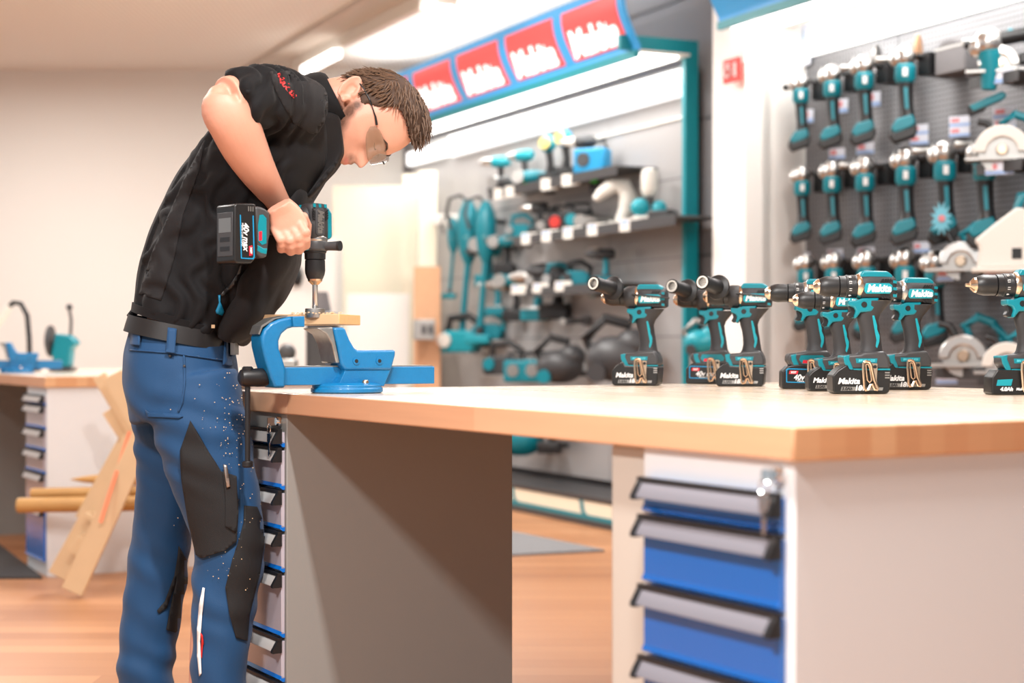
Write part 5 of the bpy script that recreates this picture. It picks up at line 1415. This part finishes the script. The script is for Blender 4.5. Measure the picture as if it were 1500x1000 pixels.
# collar: ring standing off the neck, open at the front
def neck_ring(c, t, ra, rb): return ring3(c-MI, t, ra, rb, 36, 2.2)
nt_ = (Q(520, 140)-Q(470, 165)).normalized()
col = MB().loft([neck_ring(Q(464, 160), nt_, .084, .092), neck_ring(Q(478, 152), nt_, .082, .084), neck_ring(Q(492, 150), nt_, .081, .080), neck_ring(Q(499, 152), nt_, .080, .078), neck_ring(Q(496, 153), nt_, .073, .071), neck_ring(Q(478, 157), nt_, .070, .070)], cap=False)
co = col.build('collar', 'jacket', jo); wrinkle(co, lambda c: .003*noise.noise(c*14))
# open jacket front hanging under the chin down to the drill
fl = MB()
fpts = [(499, 168), (504, 200), (502, 224), (488, 246), (468, 270), (452, 290), (440, 292), (420, 250), (440, 200), (470, 165)]
n_ = len(fpts)
A_ = [Q(x, y, -.085+.02*math.sin(i*1.3))-MI for i, (x, y) in enumerate(fpts)]; B_ = [Q(x, y, .085)-MI for x, y in fpts]
fl.loft([[p*1.0 for p in A_], [(A_[i]*.5+B_[i]*.5)+Vector((.006, 0, -.006)) for i in range(n_)], B_])
fo_ = fl.build('front_flap', 'jacket_panel', jo)
remesh(fo_, .006, 8, .7); wrinkle(fo_, lambda c: .004*math.sin((c.x*1.0-c.z*.6)*70+3*noise.noise(c*9)))
# front body of the jacket hanging away from the belly
fb_ = MB()
limb(fb_, [(440, 280, 0, 18, .12), (425, 330, 0, 26, .145), (400, 390, 0, 32, .155), (376, 440, 0, 32, .155), (352, 478, 0, 26, .14), (340, 498, 0, 16, .12)], n=32, e=2.4)
fbo = fb_.build('jacket_front', 'jacket_panel', jo)
remesh(fbo, .006, 5, .6); wrinkle(fbo, lambda c: .0045*math.sin(c.x*55+c.z*22+4*noise.noise(c*8))+.002*noise.noise(c*25))

# projection of flat patches onto a garment seen from the camera's side
def patch(name, o, pts, m, parent, off=.003, thick=.003, step=5, rough=0):
    tree = BVHTree.FromPolygons([v.co.copy() for v in o.data.vertices], [tuple(p.vertices) for p in o.data.polygons])
    def inside(x, y):
        c = False; j = len(pts)-1
        for i in range(len(pts)):
            if (pts[i][1] > y) != (pts[j][1] > y) and x < (pts[j][0]-pts[i][0])*(y-pts[i][1])/(pts[j][1]-pts[i][1]+1e-9)+pts[i][0]: c = not c
            j = i
        return c
    bm = bmesh.new()
    vs = [bm.verts.new((x, y, 0)) for x, y in pts]; f = bm.faces.new(vs)
    xs = [p[0] for p in pts]; ys = [p[1] for p in pts]
    x = min(xs)+step
    while x < max(xs):
        bmesh.ops.bisect_plane(bm, geom=bm.verts[:]+bm.edges[:]+bm.faces[:], plane_co=(x, 0, 0), plane_no=(1, 0, 0)); x += step
    y = min(ys)+step
    while y < max(ys):
        bmesh.ops.bisect_plane(bm, geom=bm.verts[:]+bm.edges[:]+bm.faces[:], plane_co=(0, y, 0), plane_no=(0, 1, 0)); y += step
    bad = []
    ori = Vector((0, 0, EYE))-MI
    for v in bm.verts:
        d = (P(v.co.x, v.co.y, 3.8)-Vector((0, 0, EYE))).normalized()
        h = tree.ray_cast(ori, d)
        if h[0] is None:
            k = tree.find_nearest(P(v.co.x, v.co.y, 3.72)-MI)
            v.co = k[0]+k[1]*off
        else: v.co = h[0]-d*off
    lim = step*3.2*3.9/F
    bmesh.ops.delete(bm, geom=[f for f in bm.faces if max(e.calc_length() for e in f.edges) > lim], context='FACES')
    seen = set(); best = set()
    for f0_ in bm.faces:
        if f0_ in seen: continue
        st_ = [f0_]; isl = set()
        while st_:
            f1_ = st_.pop()
            if f1_ in isl: continue
            isl.add(f1_)
            for e_ in f1_.edges: st_ += [g_ for g_ in e_.link_faces if g_ not in isl]
        seen |= isl
        if len(isl) > len(best): best = isl
    bmesh.ops.delete(bm, geom=[f for f in bm.faces if f not in best], context='FACES')
    me = bpy.data.meshes.new(name); bm.to_mesh(me); bm.free()
    me.materials.append(MATS[m]); me.polygons.foreach_set('use_smooth', [True]*len(me.polygons))
    q = bpy.data.objects.new(name, me); COL.objects.link(q); q.parent = parent
    md = q.modifiers.new('so', 'SOLIDIFY'); md.thickness = thick; md.offset = 0
    return q
# jacket details
patch('side_panel', jo, [(300, 205), (270, 262), (245, 320), (222, 372), (204, 430), (236, 440), (255, 380), (268, 315), (292, 250)], 'jacket_panel', jo, off=.0015)
patch('shoulder_panel', jo, [(395, 105), (430, 104), (462, 118), (488, 150), (490, 200), (455, 195), (430, 180), (418, 160), (402, 130)], 'jacket_panel', jo, off=.0015)
patch('pocket_zip', jo, [(352, 388), (356, 386), (351, 405), (340, 422), (326, 434), (322, 432), (338, 415), (347, 402)], 'belt_leather', jo, off=.004)
patch('zip_pull', jo, [(320, 432), (323, 432), (323, 442), (328, 456), (325, 462), (317, 459), (316, 455), (321, 443)], 'sky_blue', jo, off=.006)
# lettering on the sleeve
lt = lettering('Makita', .048, 'jacket_red', jo, (0, 0, 0), (0, 0, 0), bold=.0012, shear=.2, depth=.0015)
tr_ = BVHTree.FromPolygons([v.co.copy() for v in jo.data.vertices], [tuple(p.vertices) for p in jo.data.polygons])
def wrap_text(o, p_from, p_to, size_h):
    """lay the flat letters on the sleeve between two places"""
    me = o.data.copy(); o.data = me
    xs = [v.co.x for v in me.vertices]; x0_, x1_ = min(xs), max(xs)
    a = Vector(p_from); b = Vector(p_to); d = b-a; nrm2 = Vector((-d.y, d.x)).normalized()
    ori = Vector((0, 0, EYE))-MI
    for v in me.vertices:
        t = (v.co.x-x0_)/(x1_-x0_); c = Vector((a.x+d.x*t, a.y+d.y*t)); up_s = v.co.y/.048*size_h
        px, py = c.x-nrm2.x*up_s, c.y-nrm2.y*up_s
        dr = (P(px, py, 3.7)-Vector((0, 0, EYE))).normalized(); h = tr_.ray_cast(ori, dr)
        q = h[0] if h[0] is not None else tr_.find_nearest(P(px, py, 3.66)-MI)[0]
        v.co = q-dr*(.003+(.0008 if v.co.z > 0 else 0))
wrap_text(lt, (404, 108), (434, 142), 13)

# --- belt and trousers
tr = MB()
limb(tr, [(265, 470, 0, 70, .148), (265, 490, 0, 73, .156), (264, 530, 0, 79, .168), (268, 575, 0, 79, .172), (272, 610, 0, 73, .160)], n=40, e=2.3)
limb(tr, [(278, 560, -.075, 70, .098), (294, 620, -.085, 68, .100), (312, 690, -.09, 63, .092), (326, 740, -.09, 58, .084), (337, 790, -.09, 51, .078), (332, 850, -.09, 49, .074), (326, 910, -.09, 45, .072), (322, 970, -.09, 42, .072), (318, 1040, -.09, 42, .072), (318, 1090, -.09, 44, .074), (318, 1104, -.09, 42, .07)], n=36, e=2.2)
limb(tr, [(252, 560, .075, 64, .098), (250, 640, .09, 52, .098), (244, 720, .10, 44, .088), (236, 790, .11, 45, .080), (228, 850, .115, 45, .076), (220, 910, .12, 43, .074), (214, 970, .12, 40, .072), (212, 1040, .12, 40, .072), (212, 1085, .12, 42, .074), (212, 1096, .12, 40, .07)], n=36, e=2.2)
to = tr.build('trousers', 'trouser_blue', man)
remesh(to, .0065, 5, .6)
def tf_(c):
    d = .005*noise.noise(Vector((c.x*6, c.y*6, c.z*3)))+.003*noise.noise(Vector((c.x*20, c.y*14, c.z*12)))
    z = c.z
    # gathers at the seat and crotch, behind the knee and above the hem
    for zc_, a_, fr_ in ((.80, .0035, 85), (.43, .003, 70), (.16, .005, 75)):
        w_ = math.exp(-((z-zc_)/.11)**2)
        d += w_*a_*math.sin(z*fr_+c.x*38+3.5*noise.noise(c*7))
    return d
wrinkle(to, tf_)
bl_ = MB()
cb0 = Q(262, 476)-MI; cb1 = Q(262, 498)-MI
belt_t = Vector((.20, 0, 1)).normalized()
def brg(dz, g): return ring3(Q(265, 487)-MI+belt_t*dz, belt_t, .1225+g, .160+g, 60, 2.3)
bl_.loft([brg(-.020, .0), brg(-.020, .006), brg(.020, .002), brg(.020, -.004)], closed=True)
be = bl_.build('belt', 'belt_leather', man)
c = Q(343, 506, -.02)-MI; MB().box(c.x-.004, c.x+.006, c.y-.03, c.y+.03, c.z-.022, c.z+.022).build('buckle', 'dull_silver', be)
# hem of the jacket, a slightly thicker band
hem_t = Vector((.30, 0, 1)).normalized()
def hrg(dz, g): return ring3(Q(269, 470)-MI+hem_t*dz, hem_t, .1175+g, .158+g, 60, 2.3)
hb = MB(); hb.loft([hrg(-.010, -.004), hrg(-.010, .003), hrg(.010, .006), hrg(.010, .0)], closed=True); hb.build('hem_band', 'jacket', jo)
def knot():
    return [(192, 447), (200, 452), (196, 464), (184, 466), (182, 460)]
kp = [Q(x, y, -.05)-MI for x, y in ((206, 452), (197, 456), (188, 464))]
MB().tube(kp, [.012, .010, .006], 10).build('hem_cord', 'jacket', jo)
for px in (200, 252, 336):
    t_ = patch('belt_loop', to, [(px-6, 468+(px-200)*.22), (px+7, 470+(px-200)*.22), (px+4, 506+(px-200)*.22), (px-9, 504+(px-200)*.22)], 'trouser_blue', to, off=.014, thick=.004, step=6)
patch('thigh_pocket', to, [(279, 616), (300, 652), (324, 690), (332, 694), (346, 697), (349, 750), (347, 792), (330, 806), (296, 817), (288, 812), (276, 760), (266, 700), (264, 660)], 'trouser_black', to, off=.006, thick=.006)
patch('pen_pocket', to, [(326, 690), (346, 697), (349, 750), (345, 780), (330, 770), (330, 730)], 'trouser_black', to, off=.011, thick=.004)
patch('pen', to, [(327, 680), (332, 681), (337, 712), (332, 714)], 'dull_silver', to, off=.015, thick=.006, step=4)
patch('knee_patch', to, [(358, 740), (376, 742), (388, 772), (386, 800), (380, 840), (372, 870), (365, 900), (362, 938), (346, 934), (336, 900), (330, 860), (340, 820), (350, 790), (357, 765)], 'trouser_black', to, off=.004, thick=.004)
patch('knee_patch', to, [(262, 800), (274, 822), (282, 850), (276, 890), (266, 918), (256, 926), (244, 922), (250, 890), (258, 850)], 'trouser_black', to, off=.004, thick=.004)
patch('leg_zip', to, [(262, 806), (266, 812), (262, 840), (244, 890), (232, 898), (230, 894), (242, 880), (256, 842)], 'trouser_black', to, off=.004, thick=.003)
patch('piping', to, [(297, 860), (300, 861), (296, 900), (293, 940), (295, 986), (292, 990), (289, 960), (289, 920), (292, 885)], 'white_print', to, off=.005, thick=.002)
patch('seam', to, [(213, 600), (218, 604), (262, 606), (268, 610), (262, 613), (216, 610)], 'trouser_blue', to, off=.003)
patch('seam', to, [(190, 511), (250, 515), (330, 527), (330, 529), (250, 517.5), (190, 513.5)], 'trouser_blue', to, off=.003)
patch('seam', to, [(268, 520), (271, 521), (272, 560), (268, 590), (262, 604), (260, 602), (266, 585), (269, 560)], 'trouser_blue', to, off=.003)
patch('red_tab', to, [(272, 936), (278, 945), (285, 962), (286, 975), (280, 974), (274, 960)], 'jacket_red', to, off=.004, thick=.003)
for px, py in ((249, 521), (270, 536)):
    patch('rivet', to, [(px-2.5, py), (px, py-2.5), (px+2.5, py), (px, py+2.5)], 'charcoal', to, off=.004, thick=.003, step=9)
# shavings stuck on trousers
random.seed(5); tre = BVHTree.FromPolygons([v.co.copy() for v in to.data.vertices], [tuple(p.vertices) for p in to.data.polygons])
sp = MB()
for i in range(190):
    px = random.gauss(345, 22); py = random.choice((random.gauss(640, 60), random.gauss(770, 45), random.gauss(600, 50)))
    if i % 3 == 0: px = random.gauss(330, 35)
    dr = (P(px, py, 3.7)-Vector((0, 0, EYE))).normalized(); h = tre.ray_cast(Vector((0, 0, EYE))-MI, dr)
    if h[0] is None: continue
    c = h[0]-dr*.007; s_ = random.uniform(.0004, .0012)
    sp.box(c.x-s_, c.x+s_, c.y-s_*.5, c.y+s_*.5, c.z-s_, c.z+s_)
tag(sp.build('shavings', 'pine', to), kind='stuff')
sp = MB()
for px, py, s_ in ((313, 478, .004), (331, 470, .0035), (357, 440, .0012), (360, 462, .001), (345, 450, .001), (372, 430, .001)):
    trj = tr_.ray_cast(Vector((0, 0, EYE))-MI, (P(px, py, 3.7)-Vector((0, 0, EYE))).normalized())
    if trj[0] is None: continue
    c = trj[0]-Vector((0, .006, 0)); sp.box(c.x-s_, c.x+s_, c.y-s_*.4, c.y+s_*.4, c.z-s_, c.z+s_)
tag(sp.build('shavings', 'pine', jo), kind='stuff')
# shoes
for px, dy in ((318, -.09), (212, .12)):
    c = P(px, HOR, YM+dy)-MI
    f = MB(Matrix.Translation((c.x, c.y, 0)))
    rings = []
    for x, w_, h_ in ((-.10, .028, .05), (-.085, .038, .075), (-.03, .040, .085), (.04, .042, .070), (.10, .047, .045), (.15, .042, .035), (.175, .024, .022)):
        rings.append([(x, w_*math.cos(2*PI*k/20), .018+max(0, h_*(.5+.5*math.sin(2*PI*k/20)))) for k in range(20)])
    f.loft(rings); f.tube([(-.05, 0, .07), (-.055, 0, .13)], [.050, .048], 18)
    so = f.build('shoe', 'shoe', man)
    s2 = MB(Matrix.Translation((c.x, c.y, 0)))
    s2.prism([(-.105, -.03), (-.10, .035), (.02, .040), (.11, .050), (.17, .030), (.182, 0), (.17, -.030), (.11, -.050), (.02, -.040), (-.10, -.035)], .001, .024, 'z').build('sole', 'black_plastic', so, bevel=.003)
